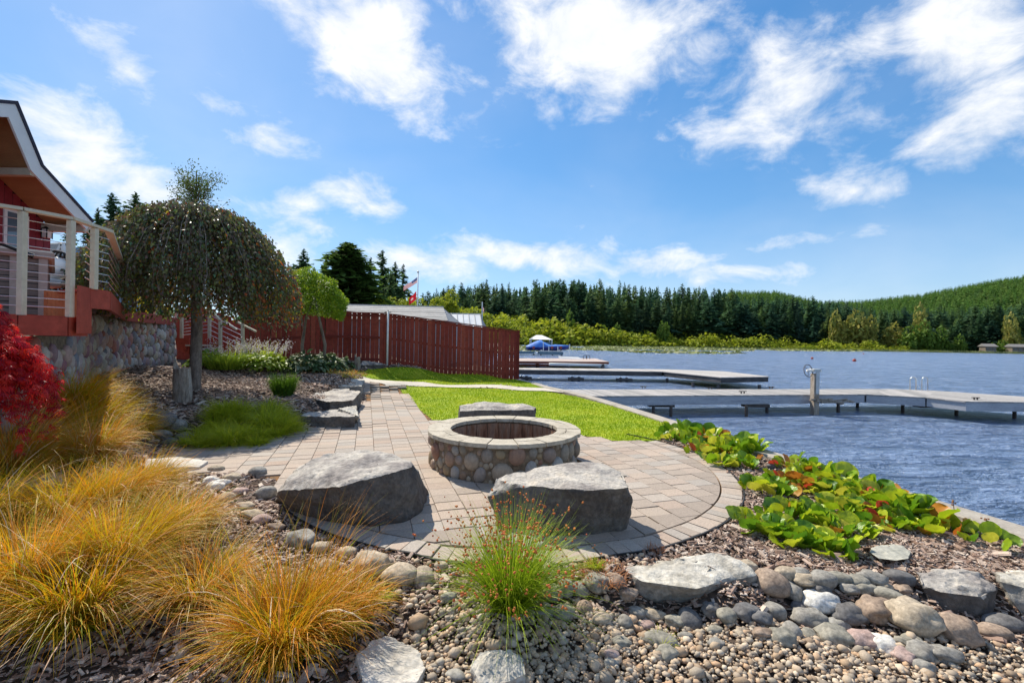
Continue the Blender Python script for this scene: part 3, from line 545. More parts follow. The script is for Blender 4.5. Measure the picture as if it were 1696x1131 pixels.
rocks = [(1284,973,54,48,m_rb,'round brownish cobble just right of the long wedge boulder',None),(1308,956,40,26,m_rt,'small tan stone behind the round brown cobble',None),(1317,987,38,32,m_rg,LA,GA),(1341,975,42,28,m_rt,LA,GA),
(1370,971,44,30,m_rg,LA,GA),(1395,962,40,22,m_rgn,LA,GA),(1427,964,36,24,m_rgn,LA,GA),(1449,959,42,30,m_rg,LA,GA),(1498,958,46,30,m_rd,'dark flat cobble touching the right angular boulder',None),
(1370,1002,64,44,m_rw,'pale angular stone lying slanted in the cobble bank',None,1),(1437,981,40,20,m_rgn,LA,GA),(1478,990,50,30,m_rgn,'flat grey green cobble in the upper right of the cobble bank',None),
(1460,1014,58,46,m_rb,'long brown cobble leaning down the bank',None),(1418,1020,62,40,m_rd,'flat dark slab wedged in the cobble bank',None,1),(1349,1027,58,36,m_rg,'rough grey block low in the cobble bank',None,1),(1289,1015,36,34,m_rg,LA,GA),(1262,1025,36,30,m_rd,LA,GA),
(1265,1050,36,22,m_rb,LA,GA),(1303,1057,46,32,m_rgn,'split greenish cobble at the foot of the bank',None,1),(1317,1046,30,32,m_rg,LA,GA),(1344,1050,26,20,m_rgn,LA,GA),(1393,1038,38,24,m_rg,LA,GA),(1390,1057,56,38,m_rgn,'large greenish cobble at the foot of the bank',None),
(1440,1060,52,38,m_rp,'pinkish flat stone at the foot of the bank',None,1),(1531,1028,74,66,m_rt,'large flat tan slab leaning on the bank below the right boulder',None,1),(1602,1048,74,54,m_rb,'big rounded brown cobble below the right boulder',None),(1657,1047,52,30,m_rb,'flat brown cobble near the right edge',None),
(1676,1034,60,34,m_rd,'dark cobble at the foot of the right edge boulder',None),(1497,1065,28,20,m_rgn,LA,GA),(1516,1062,30,18,m_rgn,LA,GA),(1537,1084,56,36,m_rg,'grey oval cobble low right in the gravel',None),(1572,1087,50,34,m_rg,'grey cobble right of the grey oval one in the gravel',None),
(1475,1072,42,36,m_rw,'whitish stone at the gravel edge under the bank',None,1),(1507,1088,36,30,m_rp,'purplish stone low in the gravel at right',None),(1537,1108,34,24,m_rg,'small grey cobble lowest at right in the gravel',None),(1330,955,30,20,m_rg,LA,GA),(1412,985,30,22,m_rg,LA,GA),(1500,980,30,22,m_rb,LA,GA),(1365,985,36,24,m_rd,LA,GA),(1330,1008,30,24,m_rd,LA,GA),(1470,975,26,18,m_rt,LA,GA),
(938,978,30,36,m_rg,LC,GC),(963,981,28,28,m_rg,LC,GC),(989,975,46,34,m_rgn,LC,GC),(1022,971,32,28,m_rb,LC,GC),(914,990,42,30,m_rgn,LC,GC),(935,1016,40,28,m_rgn,LC,GC),(970,1009,30,24,m_rb,LC,GC),(905,1012,36,26,m_rg,LC,GC),(1042,990,30,24,m_rb,LC,GC),
(999,1030,36,24,m_rt,'pale oval cobble right of the rush in the gravel',None),(1037,1031,26,28,m_rg,LB,GB),(1056,1019,32,22,m_rg,LB,GB),(1081,1021,42,24,m_rt,LB,GB),(1121,1030,34,28,m_rgn,LB,GB),(1145,1027,38,36,m_rd,'dark round cobble against the base of the long wedge boulder',None),
(1179,1016,28,28,m_rd,LB,GB),(1208,1022,34,28,m_rgn,LB,GB),(1240,1020,50,28,m_rd,'dark wide cobble under the right end of the long wedge boulder',None),(1096,1059,60,34,m_rgn,'largest pale green oval cobble in the gravel',None),(1107,1087,40,28,m_rgn,'greenish cobble just below the largest oval one',None),
(1031,1066,34,20,m_rgn,LB,GB),(1015,1087,28,20,m_rp,LB,GB),(1014,1101,26,20,m_rg,LB,GB),(1186,1044,28,16,m_rgn,LB,GB),(1189,1068,30,20,m_rg,LB,GB),(1230,1049,22,16,m_rt,LB,GB),(1138,1056,26,18,m_rg,LB,GB),(920,1082,22,18,m_rb,LB,GB),
(1242,940,30,22,m_rt,'tan stone behind the right end of the long wedge boulder',None),(1072,1038,28,18,m_rp,LB,GB),(1160,1050,20,14,m_rt,LB,GB),
(436,816,34,30,m_rg,'round grey cobble touching the left seat boulder',None),(423,780,28,22,m_rg,'small grey stone at the patio corner left of the seat boulder',None),(495,892,60,32,m_rg,'dark grey oval stone behind the front orange grass',None),(528,908,32,22,m_rt,'tan stone right of the dark oval stone',None),
(659,952,58,44,m_rt,'large pale oval cobble between orange grass and green rush',None),(698,955,38,32,m_rt,'tan cobble right of the large pale oval one',None),(610,932,64,46,m_rt,'flat tan stone left of the large pale oval cobble',None,1),(572,914,32,22,m_rt,LD,GD),(416,853,40,22,m_rt,LD,GD),(741,990,26,20,m_rg,LD,GD),
(754,1121,38,22,m_rg,'grey stone at the bottom edge left of the whitish one',None),(345,795,24,18,m_rw,LD,GD),(352,806,28,20,m_rw,LD,GD),(372,822,28,20,m_rt,LD,GD),(382,790,30,16,m_rt,LD,GD),(395,812,26,16,m_rp,LD,GD),(362,800,30,14,m_rw,LD,GD),(430,860,32,20,m_rp,LD,GD),(455,872,30,18,m_rb,LD,GD),(404,838,30,20,m_rt,LD,GD),(730,938,24,18,m_rt,LD,GD),(540,935,30,20,m_rt,LD,GD),
(163,664,42,18,m_rg,'flat grey stone on the mulch behind the grasses',None),(246,690,72,40,m_rd,'large bluish rounded stone at the left of the low green grass patch',None),(286,705,32,26,m_rg,'pale round cobble on top of the small stone heap',None),(302,722,34,20,m_rg,'flat grey cobble under the pale round one',None),(264,718,28,22,m_rg,'small grey cobble left in the stone heap',None),(277,730,24,18,m_rd,'small dark cobble lowest in the stone heap',None),(355,777,28,12,m_rt,'small tan stone at the end of the pale slab',None)]
for r_ in rocks: rock(*r_[:5], r_[5], r_[6] if len(r_) > 6 else None, ang=(1 if len(r_) > 7 else None))

# ---------------------------------------------------------------- gravel and bark
def gravel():
    n = 22000; x = rng.uniform(-1.0, 4.6, n); y = 1.7+rng.uniform(0, 1, n)*1.35; k = in_poly(x, y, GRAVEL); x, y = x[k], y[k]; n = len(x)
    V0, F0 = ico(1, 2, .12); s = rng.lognormal(math.log(.0108), .42, n); S = np.stack([s*rng.uniform(.9, 1.5, n), s, s*rng.uniform(.5, .85, n)], 1)
    V, F, r = scatter(V0, F0, rand_rot(n, .35), S, np.stack([x, y, height(x, y)+s*.3+rng.uniform(0, .018, n)], 1))
    tag(obj('gravel', mesh_np('gravel', V, F, {'rnd': r}, smooth=True), m_gravel), 'pale tan and pink pea gravel at the bottom right', kind='stuff')
    n = 1400; x = rng.uniform(-2.4, 1.0, n); y = 2.9+rng.uniform(-.5, .55, n); k = ~is_paved(x, y); x, y = x[k], y[k]; n = len(x)
    s = rng.lognormal(math.log(.014), .4, n); S = np.stack([s*1.3, s, s*.6], 1)
    V, F, r = scatter(V0, F0, rand_rot(n, .35), S, np.stack([x, y, height(x, y)+s*.3+.008], 1))
    tag(obj('pebbles', mesh_np('pebbles', V, F, {'rnd': r}, smooth=True), m_gravel), 'loose pebbles mixed in the mulch under the grasses', kind='stuff')
gravel()
def chips():
    V0 = np.array([(-1,-1,-1),(1,-.7,-1),(1,.8,-1),(-1,1,-1),(-.8,-.7,1),(.9,-.6,1.2),(.7,.8,.8),(-.9,.6,1.1)], float); F0 = np.array([(4,5,6,7),(0,1,5,4),(1,2,6,5),(2,3,7,6),(3,0,4,7)])
    parts = []
    for (n, x0, x1, y0, y1, L) in ((46000, -4.8, 4.6, 1.9, 4.4, .017), (9000, -9, -3, 4.2, 6.4, .03), (14000, 1.9, 4.6, 3.2, 8.6, .02), (24000, -9.5, -3.2, 6.2, 15.5, .03), (7000, -7.2, .6, 14.5, 19, .04), (1500, -3.6, -1.8, 4.0, 5.8, .022)):
        x = rng.uniform(x0, x1, n); y = rng.uniform(y0, y1, n)
        k = ~is_paved(x, y) & ~is_lawn(x, y) & ~in_poly(x, y, GRAVEL) & (x < shore(y)-.3) & ~in_poly(x, y, STRIP) & ~((y < 4.4) & (L > .03)) & ~((x < .9) & (y < 2.9) & (rng.uniform(0, 1, n) < .35)); x, y = x[k], y[k]; n = len(x)
        s = rng.lognormal(math.log(L), .45, n); S = np.stack([s, s*rng.uniform(.2, .5, n), s*rng.uniform(.06, .16, n)], 1)
        parts.append(scatter(V0, F0, rand_rot(n, .3), S, np.stack([x, y, height(x, y)+rng.uniform(.0, .022, n)], 1)))
    V, F, r = join(parts); tag(obj('bark_mulch', mesh_np('bark_mulch', V, F, {'rnd': r}), m_chip), 'brown and grey bark chips covering the planting beds', kind='stuff')
chips()
# ================================================================ across the lake
m_fir = M('fir_needles', [(.045,.12,.08),(.08,.17,.08),(.14,.23,.07),(.06,.13,.09),(.17,.24,.07),(.07,.16,.07)], 'rand', mott=.35, mscale=.5, rough=.8, trans=.45)
m_firhill = M('hill_needles', [(.06,.15,.025),(.1,.21,.025),(.14,.23,.035),(.07,.14,.035)], 'attr', rough=.8, trans=.3)
m_firback = M('forest_needles', [(.05,.13,.08),(.08,.17,.07),(.12,.2,.07)], 'attr', rough=.8, trans=.45)
m_trunk = M('fir_trunk', [(.06,.045,.035),(.12,.09,.07)], scale=3, rough=.95)
m_marsh = M('marsh_leaves', [(.18,.24,.015),(.3,.35,.02),(.38,.4,.03),(.22,.27,.03)], 'attr', mott=.25, mscale=.6, rough=.7, trans=.4)
m_shrubg = M('shore_leaves', [(.07,.14,.02),(.12,.2,.02),(.17,.24,.04)], 'attr', rough=.7, trans=.35)
m_madrone = M('madrone_leaves', [(.16,.19,.03),(.26,.26,.05),(.36,.3,.07)], 'attr', rough=.7, trans=.3)
m_reed = M('lily_reed', [(.16,.2,.04),(.26,.29,.09),(.38,.37,.2)], 'attr', rough=.7, trans=.2)

def wpt(px, py): return on_level(px, py, WATER)
FAR = [(-3000, 318), (2, 318)]+[(wpt(px, py).x, wpt(px, py).y) for px, py in ((960,573.3),(1100,575.6),(1250,578.2),(1400,581),(1550,583.6),(1700,586.2))]+[(420, 190), (800, 260), (3500, 260)]
FX = np.array([f[0] for f in FAR]); FYY = np.array([f[1] for f in FAR])
def far_edge(x): return np.interp(x, FX, FYY)
PU = np.array([-3, .2, .35, .48, .58, .68, .78, .9, 1.0, 1.13, 1.5, 3]); PH = np.array([20, 20, 32, 92, 92, 74, 78, 92, 112, 132, 165, 150])
def sstep(a, b, v): t = np.clip((v-a)/(b-a), 0, 1); return t*t*(3-2*t)
def far_h(x, y):
    u = x/np.maximum(y, 50); return np.minimum(.6, (y-far_edge(x))*.02-.75)+sstep(430, 900, y)*np.interp(u, PU, PH)
def far_ground():
    xs = np.concatenate([np.linspace(-3000, -300, 14), np.linspace(-250, 1500, 180), np.linspace(1600, 3500, 14)]); ts = np.concatenate([[0, 2, 5, 10, 20, 40, 60], np.linspace(90, 900, 50), [1100, 1600, 2600]])
    X = np.repeat(xs[:, None], len(ts), 1); Y = far_edge(xs)[:, None]+ts[None]; Z = far_h(X, Y); n, m = X.shape; i = np.arange(n-1)[:, None]*m+np.arange(m-1)[None]
    F = np.stack([i, i+m, i+m+1, i+1], 2).reshape(-1, 4); tag(obj('hills', mesh_np('hills', np.stack([X.ravel(), Y.ravel(), Z.ravel()], 1), F, smooth=True), m_far), 'far lake shore rising to a green hill at the right', kind='structure')
far_ground()

def conifer_np(seed, nb=150, ragged=.25, wide=.2, bare=.12):
    """unit height conifer: drooping branch sprays round a thin trunk"""
    g = np.random.default_rng(seed); V, F = [], []
    for k in range(nb):
        t = bare+(1-bare)*(k+g.uniform(0, 1))/nb; a = k*2.39996+g.normal(0, .5); r = wide*(1-t)**.75*max(.12, g.uniform(1-ragged*1.8, 1+ragged)+ragged*2.2*noise.noise(Vector((math.cos(a)*1.3, math.sin(a)*1.3, t*9+seed))))+.006
        dr = -g.uniform(.15, .55)*r+(.35*r if t > .8 else 0); cx, cy = math.cos(a), math.sin(a); px, py = -cy, cx; w = r*g.uniform(.22, .4)+.004
        b = len(V); V += [(0, 0, t+.012), (cx*r*.5+px*w, cy*r*.5+py*w, t+dr*.4-.006), (cx*r, cy*r, t+dr), (cx*r*.5-px*w, cy*r*.5-py*w, t+dr*.4-.006), (cx*r*.55, cy*r*.55, t+dr*.3+.016)]
        F += [(b, b+1, b+4), (b+1, b+2, b+4), (b+2, b+3, b+4), (b+3, b, b+4)]
        for q in (.35, .7):               # hanging sprays under the branch
            c = len(V); rr = r*q; V += [(cx*rr+px*w*.9, cy*rr+py*w*.9, t+dr*q), (cx*rr-px*w*.9, cy*rr-py*w*.9, t+dr*q), (cx*rr*1.05+g.normal(0, .004), cy*rr*1.05, t+dr*q-.025-.1*r)]; F += [(c, c+1, c+2)]
    return np.array(V), np.array(F)
def fir_np(seed, nb, ragged, wide, bare, nt=6):
    """unit height fir: every branch is a row of small ragged needle tufts"""
    g = np.random.default_rng(seed); V, F = [], []; pw = g.uniform(.6, .95)
    for k in range(nb):
        t = bare+(1-bare)*((k+g.uniform(0, 1))/nb)**1.05; a = g.uniform(0, 2*math.pi); lump = noise.noise(Vector((math.cos(a)*1.2, math.sin(a)*1.2, t*7+seed*3)))
        r = wide*(1-t)**pw*max(.15, 1+g.normal(0, ragged*.6)+ragged*2.4*lump)+.005; cx, cy = math.cos(a), math.sin(a); slope = g.uniform(-.5, .0) if t < .75 else g.uniform(-.1, .5)
        for j in range(nt):
            q = (j+g.uniform(.3, 1))/nt; s = r*g.uniform(.18, .42)*(1.15-.6*q)+.004; x, y, z = cx*r*q+g.normal(0, .1*s), cy*r*q+g.normal(0, .1*s), t+slope*r*q+g.normal(0, .15*s)
            d = Vector((cx+g.normal(0, .5), cy+g.normal(0, .5), g.normal(-.15, .25))).normalized(); p = d.cross(Vector((g.normal(0, .5), g.normal(0, .5), 1))).normalized(); b = len(V)
            for c in (d*-.5, p*.45+d*.1, d*1.0, p*-.45+d*.1): V.append((x+c.x*s, y+c.y*s, z+c.z*s))
            F += [(b, b+1, b+2), (b, b+2, b+3)]
    return np.array(V), np.array(F)
def trunk_np(r=.012, top=.93):
    a = np.arange(6)*math.pi/3; V = [(math.cos(q)*r, math.sin(q)*r, -.02) for q in a]+[(math.cos(q)*r*.25, math.sin(q)*r*.25, top) for q in a]; F = []
    for k in range(6): k2 = (k+1) % 6; F += [(k, k2, k2+6), (k, k2+6, k+6)]
    return np.array(V), np.array(F)
def tree_mesh(seed, nb, ragged, wide, bare, name='crown', big=0):
    V, F = fir_np(seed, nb, ragged, wide, bare, 10 if big else 6); return mesh_np(name, V, F)
m_firnear = M('near_fir_needles', [(.07,.15,.07),(.12,.2,.07),(.1,.17,.05)], 'rand', mott=.35, mscale=1.0, rough=.8, trans=.45)
CONE = [tree_mesh(s, 300, .45, w, b_) for s, w, b_ in ((1, .13, .05), (2, .17, .1), (3, .11, .2), (4, .19, .04), (5, .15, .25), (6, .12, .12), (7, .16, .3), (8, .21, .08))]
for c in CONE: c.materials.append(m_fir)
tv, tf = trunk_np(); TRK = mesh_np('trunk', tv, tf); TRK.materials.append(m_trunk)
def conifer(x, y, z, h, label, group, cat='fir tree', name='fir_tree', mesh=None, parts=False, wid=1.0):
    if parts:
        t = thing(name, label, cat, (x, y, z), rng.uniform(0, 6), group); t.scale = (h*wid, h*wid, h); obj('crown', mesh or random.choice(CONE), None, t); obj('trunk', TRK, None, t); return t
    o = obj(name, mesh or random.choice(CONE), None, None, (x, y, z), (0, 0, rng.uniform(0, 6)), (h*wid, h*wid, h)); return tag(o, label, cat, group)
TOPX = np.array([600,690,720,760,800,850,900,930,960,1000,1050,1100,1150,1200,1225,1260,1300,1350,1400,1450,1500,1550,1600,1650,1720,1900])
TOPY = np.array([500,492,480,472,468,474,464,460,460,470,470,472,474,474,486,490,490,494,497,508,512,512,508,502,500,500])
def forest():
    L1 = 'tall dark fir in the tree line on the far shore'; G1 = 'firs of the tree line on the far shore'; cnt = 0
    for row in range(3):
        n = (92, 100, 104)[row]
        for i in range(n):
            px = 640+(1110)*(i+rng.uniform(.1, .9))/n; u = (px-848)/FPX; dist = 300+row*16+rng.uniform(-5, 5)
            e = None
            y = 350.0
            for _ in range(3): y = float(far_edge(u*y))+(26+row*16)
            x = u*y; z = float(far_h(np.array(x), np.array(y))); ty = np.interp(px, TOPX, TOPY)+(rng.gamma(1.6, 8.0)-7)+(0 if row else rng.uniform(0, 34))
            H = max(6, at_depth(px, ty, y).z-z)*(1 if rng.uniform() > .2 else rng.uniform(.72, .95)); conifer(x, y, z-.3, H, L1, G1, wid=rng.uniform(1.0, 1.75)*(1.2 if H < 25 else 1)); cnt += 1
    # the wood behind them reads as one mass
    parts = []; bv = [conifer_np(s, 60, .3, .2, .06) for s in (11, 12, 13)]
    for (n, u0, u1, y0, y1, hh, sp) in ((1500, -.6, 1.35, 50, 130, 0, 0),):
        for v_, f_ in bv:
            m = n//3; u = rng.uniform(u0, u1, m); k = rng.uniform(y0, y1, m); y = np.full(m, 350.)
            for _ in range(3): y = far_edge(u*y)+k
            x = u*y; z = far_h(x, y); px = 848+u*FPX; ty = np.interp(px, TOPX, TOPY, left=478)+rng.uniform(2, 26, m); zt = EYE+(565.5+.016*(px-848)-ty)/FPX*y; H = np.maximum(zt-z, 5)
            parts.append(scatter(v_, f_, rand_rot(m, 0), np.stack([H, H, H], 1), np.stack([x, y, z], 1)))
    V, F, r = join(parts); tag(obj('forest', mesh_np('forest', V, F, {'rnd': r}), m_firback), 'dark fir forest massed behind the far shore tree line', kind='stuff')
    parts = []
    for s_ in (21, 22, 23):
        v_, f_ = conifer_np(s_, 26, .3, .26, .03); m = 3000; u = rng.uniform(.3, 1.5, m)**1.0; y = rng.uniform(560, 960, m); x = u*y; z = far_h(x, y); H = rng.uniform(9, 17, m)*(1+.3*(y > 900)); k = noise_gap(x, y); x, y, z, H = x[k], y[k], z[k], H[k]
        parts.append(scatter(v_, f_, rand_rot(len(x), 0), np.stack([H*1.4, H*1.4, H], 1), np.stack([x, y, z-.5], 1)))
    V, F, r = join(parts); tag(obj('hillside_wood', mesh_np('hillside_wood', V, F, {'rnd': r}), m_firhill), 'bright green young firs covering the hill at the right', kind='stuff')
def noise_gap(x, y): return np.array([noise.noise(Vector((a*.012, b*.012, 5))) > -.42 for a, b in zip(x, y)])
forest()

def bush_np(seed, n=420, sq=.75, leaf=.07, sp=.42):
    g = np.random.default_rng(seed); nb = 9; C = g.normal(0, sp, (nb, 3)); C[:, 2] = np.abs(g.normal(.4, .25, nb)); Rr = g.uniform(.3, .55, nb)
    k = g.integers(0, nb, n); d = g.normal(0, 1, (n, 3)); d /= np.linalg.norm(d, axis=1)[:, None]; P = C[k]+d*(Rr[k]*g.uniform(.55, 1.05, n)**.5)[:, None]; P[:, 2] = np.maximum(P[:, 2]*sq, .01)
    q = np.array([(-.5, -1, 0), (.5, -1, 0), (.6, .4, .12), (0, 1, 0), (-.6, .4, .12)]); s = g.uniform(.5, 1.4, n)*leaf
    V = np.einsum('nij,nkj->nki', rand_rot(n, .8), q[None]*s[:, None, None])+P[:, None]; F = (np.arange(5)[None]+(np.arange(n)*5)[:, None]); return V.reshape(-1, 3), F, np.repeat(np.clip(g.normal(.5, .25, n), 0, 1), 5)
def marsh():
    meshes = []
    for s_ in range(5):
        V, F, r = bush_np(40+s_, 520, .85, .09); me = mesh_np('marsh_shrub', V, F, {'rnd': r}); me.materials.append(m_marsh); meshes.append(me)
    LM = 'yellow green willow shrub in the marsh band along the far shore'; GM = 'willow shrubs along the far shore'
    HX = np.array([640, 860, 900, 1000, 1100, 1200, 1300, 1450, 1550, 1600, 1750]); HY = np.array([524, 530, 534, 547, 553, 557, 560, 568, 572, 576, 579])
    n = 230
    for i in range(n):
        px = rng.uniform(640, 1560) if i > 60 else rng.uniform(640, 1000); u = (px-848)/FPX; y = 320.; k = 3+rng.uniform(0, 1)**1.3*26
        for _ in range(3): y = float(far_edge(u*y))+k
        x = u*y; z = float(far_h(np.array(x), np.array(y))); ty = np.interp(px, HX, HY)+rng.uniform(-2, 15)*(1-k/40)
        H = max(1.2, (at_depth(px, ty, y).z-z)); W = H*rng.uniform(.7, 1.1)+1.6
        o = obj('willow_shrub', random.choice(meshes), None, None, (x, y, z-.2), (0, 0, rng.uniform(0, 6)), (W, W, H*1.05)); tag(o, LM, 'shrub', GM)
    parts = []
    for s_ in range(3):
        V, F, r = bush_np(60+s_, 160, .8, .16); m = 240; u = rng.uniform(-.35, .98, m); k = rng.uniform(0, 1, m)*30+1; y = np.full(m, 320.)
        for _ in range(3): y = far_edge(u*y)+k
        x = u*y; z = far_h(x, y); px = 848+u*FPX; H = np.maximum(1.0, (EYE+(565.5+.016*(px-848)-np.interp(px, HX, HY)-7)/FPX*y-z)*rng.uniform(.4, .95, m)); W = H*.7+2.2
        parts.append(scatter(V, F, rand_rot(m, 0), np.stack([W, W, H], 1), np.stack([x, y, z-.2], 1)))
    V, F, r = join(parts); tag(obj('marsh_thicket', mesh_np('marsh_thicket', V, F, {'rnd': r}), m_marsh), 'yellow green marsh thicket filling the band below the firs', kind='stuff')
    # darker round shrubs and golden trees against the firs at the right
    gm = []
    for s_, m_ in ((71, m_shrubg), (72, m_shrubg), (73, m_madrone)):
        V, F, r = bush_np(s_, 900, 1.2, .085, .2); me = mesh_np('shore_tree', V, F, {'rnd': r}); me.materials.append(m_); gm.append(me)
    spots = [(1100, 540, 24, 1, 'pale rounded tree'), (905, 538, 30, 1, ''), (945, 532, 26, 0, ''), (1022, 552, 26, 0, ''), (1415, 535, 34, 2, 'golden'), (1440, 540, 26, 2, 'golden'), (1480, 552, 30, 2, 'golden'), (1385, 528, 20, 2, 'golden'), (1525, 520, 24, 2, 'golden'), (1530, 555, 40, 0, ''), (1555, 560, 34, 0, ''), (1505, 560, 36, 0, ''), (1660, 576, 24, 0, ''), (1645, 578, 18, 0, ''), (1675, 535, 24, 2, 'golden'), (1590, 568, 24, 0, ''), (1570, 578, 26, 1, '')]
    LBL = ['pale rounded tree before the middle of the firs','pale rounded tree above the covered boat','rounded green tree right of the boat canopy','dark green rounded tree over the marsh left of the middle','golden tree above the hand wheel','golden tree just right of the hand wheel one','low golden tree third from the left','thin golden tree leftmost of the golden ones','golden tree high among the firs below the hill','broad green tree at the end of the yellow marsh','green tree right of the broad marsh end one','green tree left of the broad marsh end one','green tree in front of the lake houses','small green tree left of the lake house','golden tree nearest the right edge','round green shrub like tree on the open bank','bright low tree by the water at the right']
    for i, (px, py, w, k, nm) in enumerate(spots):
        u = (px-848)/FPX; y = 320.
        for _ in range(3): y = float(far_edge(u*y))+(18 if k == 2 else 10)
        z = float(far_h(np.array(u*y), np.array(y))); top = at_depth(px, py-w*.5, y).z; W = w/FPX*y*.62
        W *= 1.35 if k == 2 else 1; o = obj('shore_tree', gm[k], None, None, (u*y, y, z-.3), (0, 0, i), (W, W, (top-z)*.75 if top-z > 2 else 2)); tag(o, LBL[i]+' on the far shore', 'tree', 'golden trees on the far shore' if k == 2 else 'rounded green trees on the far shore')
marsh()

def lilies():
    P = [wpt(px, py) for px, py in ((700,574),(1000,573.7),(1120,576),(1245,578.3),(1400,581.2),(1430,582.4),(1300,581.2),(1180,582),(1245,585),(1180,587),(1080,584.8),(960,583.3),(700,580))]
    poly = [(p.x, p.y) for p in P]; n = 26000; x = rng.uniform(-30, 230, n); y = rng.uniform(80, 300, n); k = in_poly(x, y, poly); x, y = x[k], y[k]
    g = np.array([noise.noise(Vector((a*.05, b*.03, 2))) for a, b in zip(x, y)]); k = g > -.18; x, y = x[k], y[k]; n = len(x)
    V0 = np.array([(math.cos(a), math.sin(a), 0) for a in np.arange(6)*math.pi/3]); F0 = np.arange(6)[None]; s = rng.uniform(.18, .45, n)*(1+y/220)
    Rm = rand_rot(n, .35); V, F, r = scatter(V0, F0, Rm, np.stack([s, s, s], 1), np.stack([x, y, WATER+rng.uniform(.02, .22, n)], 1))
    tag(obj('lily_pads', mesh_np('lily_pads', V, F, {'rnd': r}), m_reed), 'pale lily pads floating off the marsh', kind='stuff')
    # reed line along the far bank
    xs = rng.uniform(-10, 290, 5000); ye = far_edge(xs)+rng.uniform(-3, 3, 5000); b = np.stack([xs, ye, np.full(5000, WATER)], 1); w = .5
    V = np.stack([b+[-w, 0, 0], b+[w, 0, 0], b+np.stack([rng.normal(0, .2, 5000), rng.normal(0, .2, 5000), rng.uniform(.5, 1.5, 5000)], 1)], 1).reshape(-1, 3)
    tag(obj('reeds', mesh_np('reeds', V, np.arange(15000).reshape(-1, 3), {'rnd': np.repeat(rng.uniform(.2, .9, 5000), 3)}), m_reed), 'pale reeds edging the far bank', kind='stuff')
lilies()

# two small houses under the firs at the far right
m_cabin = M('cabin_wall', [(.16,.13,.1)], rough=.9); m_cabroof = M('cabin_roof', [(.2,.19,.18)], rough=.9); m_white = M('white_paint', [(.72,.7,.66),(.8,.78,.74)], scale=3, rough=.5); m_glass = M('dark_glass', [(.03,.04,.05)], rough=.08, spec=.8)
for px, w, lab in ((1636, 4.6, 'small brown lake house with a porch under the firs on the far shore'), (1684, 6.5, 'low cabin with a long pale roof at the far right shore')):
    u = (px-848)/FPX; y = 240.
    for _ in range(3): y = float(far_edge(u*y))+3
    t = thing('lake_house', lab, 'house', (u*y, y, float(far_h(np.array(u*y), np.array(y)))+.9), -.3)
    MB().box((0, 0, 1.4), (w, 5, 2.8)).build('wall', m_cabin, t)
    b = MB(); b.prism([(-w/2-.5, -3.4, 2.75), (-w/2-.5, 3.4, 2.75), (-w/2-.5, 0, 4.3)], (w+1, 0, 0)); b.build('roof', m_cabroof, t)
    for k in (-1, 0, 1): MB().box((k*w*.3, -2.52, 1.6), (w*.2, .06, 1.1)).build('window', m_glass, t)
    MB().box((0, -2.6, .45), (w, .1, .12)).build('porch_rail', m_white, t)

# three buoys
m_buoy = M('buoy_red', [(.35,.05,.03)], rough=.4)
for (px, py, r, lab) in ((1345, 594.5, .22, 'leftmost red mooring buoy on the lake'), (1415, 598.5, .26, 'largest red mooring buoy on the lake'), (1430, 586.5, .2, 'small red buoy nearest the far shore')):
    p = wpt(px, py); V, F = ico(3, 1, 0); t = thing('buoy', lab, 'buoy', (p.x, p.y, WATER)); obj('float', mesh_np('float', V*r, F, smooth=True), m_buoy, t, (0, 0, r*.55)); MB().tube([(0, 0, r*1.4), (0, 0, r*1.8)], .03).build('ring', m_buoy, t)

# ================================================================ docks
m_deck = M('dock_boards', [(.24,.23,.22),(.34,.32,.3),(.42,.39,.37)], 'rand', mott=.2, mscale=14, stretch=(1,1,1), bump=.3, bscale=60, rough=.8)
m_fascia = M('dock_fascia', [(.27,.28,.31),(.36,.37,.4),(.42,.43,.45)], scale=2.5, stretch=(.6,.6,6), mott=.25, mscale=18, bump=.3, rough=.85)
m_steel = M('dark_steel', [(.035,.032,.03),(.08,.06,.05)], scale=8, rough=.6)
m_darkwood = M('dark_dock_wood', [(.035,.032,.032),(.08,.075,.075),(.14,.13,.13)], scale=4, stretch=(.5,.5,4), mott=.3, mscale=20, rough=.9)
m_palewood = M('pale_dock_top', [(.36,.33,.3),(.48,.45,.42)], 'rand', mott=.2, mscale=10, rough=.85)
m_redwood = M('red_dock_wood', [(.2,.06,.035),(.28,.09,.05)], scale=3, stretch=(.5,.5,4), mott=.2, rough=.8)
m_pinktop = M('pinkish_dock_top', [(.42,.33,.29),(.5,.4,.35)], 'rand', mott=.15, rough=.85)
m_alu = M('aluminium', [(.62,.63,.65)], rough=.35, metal=.9)
m_grey = M('grey_metal', [(.42,.43,.43),(.55,.55,.54)], scale=6, mott=.15, rough=.45, metal=.3)
m_oldwood = M('weathered_wood', [(.16,.12,.09),(.3,.25,.2),(.4,.35,.3)], scale=6, stretch=(4,4,.7), mott=.35, mscale=20, bump=.7, bscale=30, rough=.95)
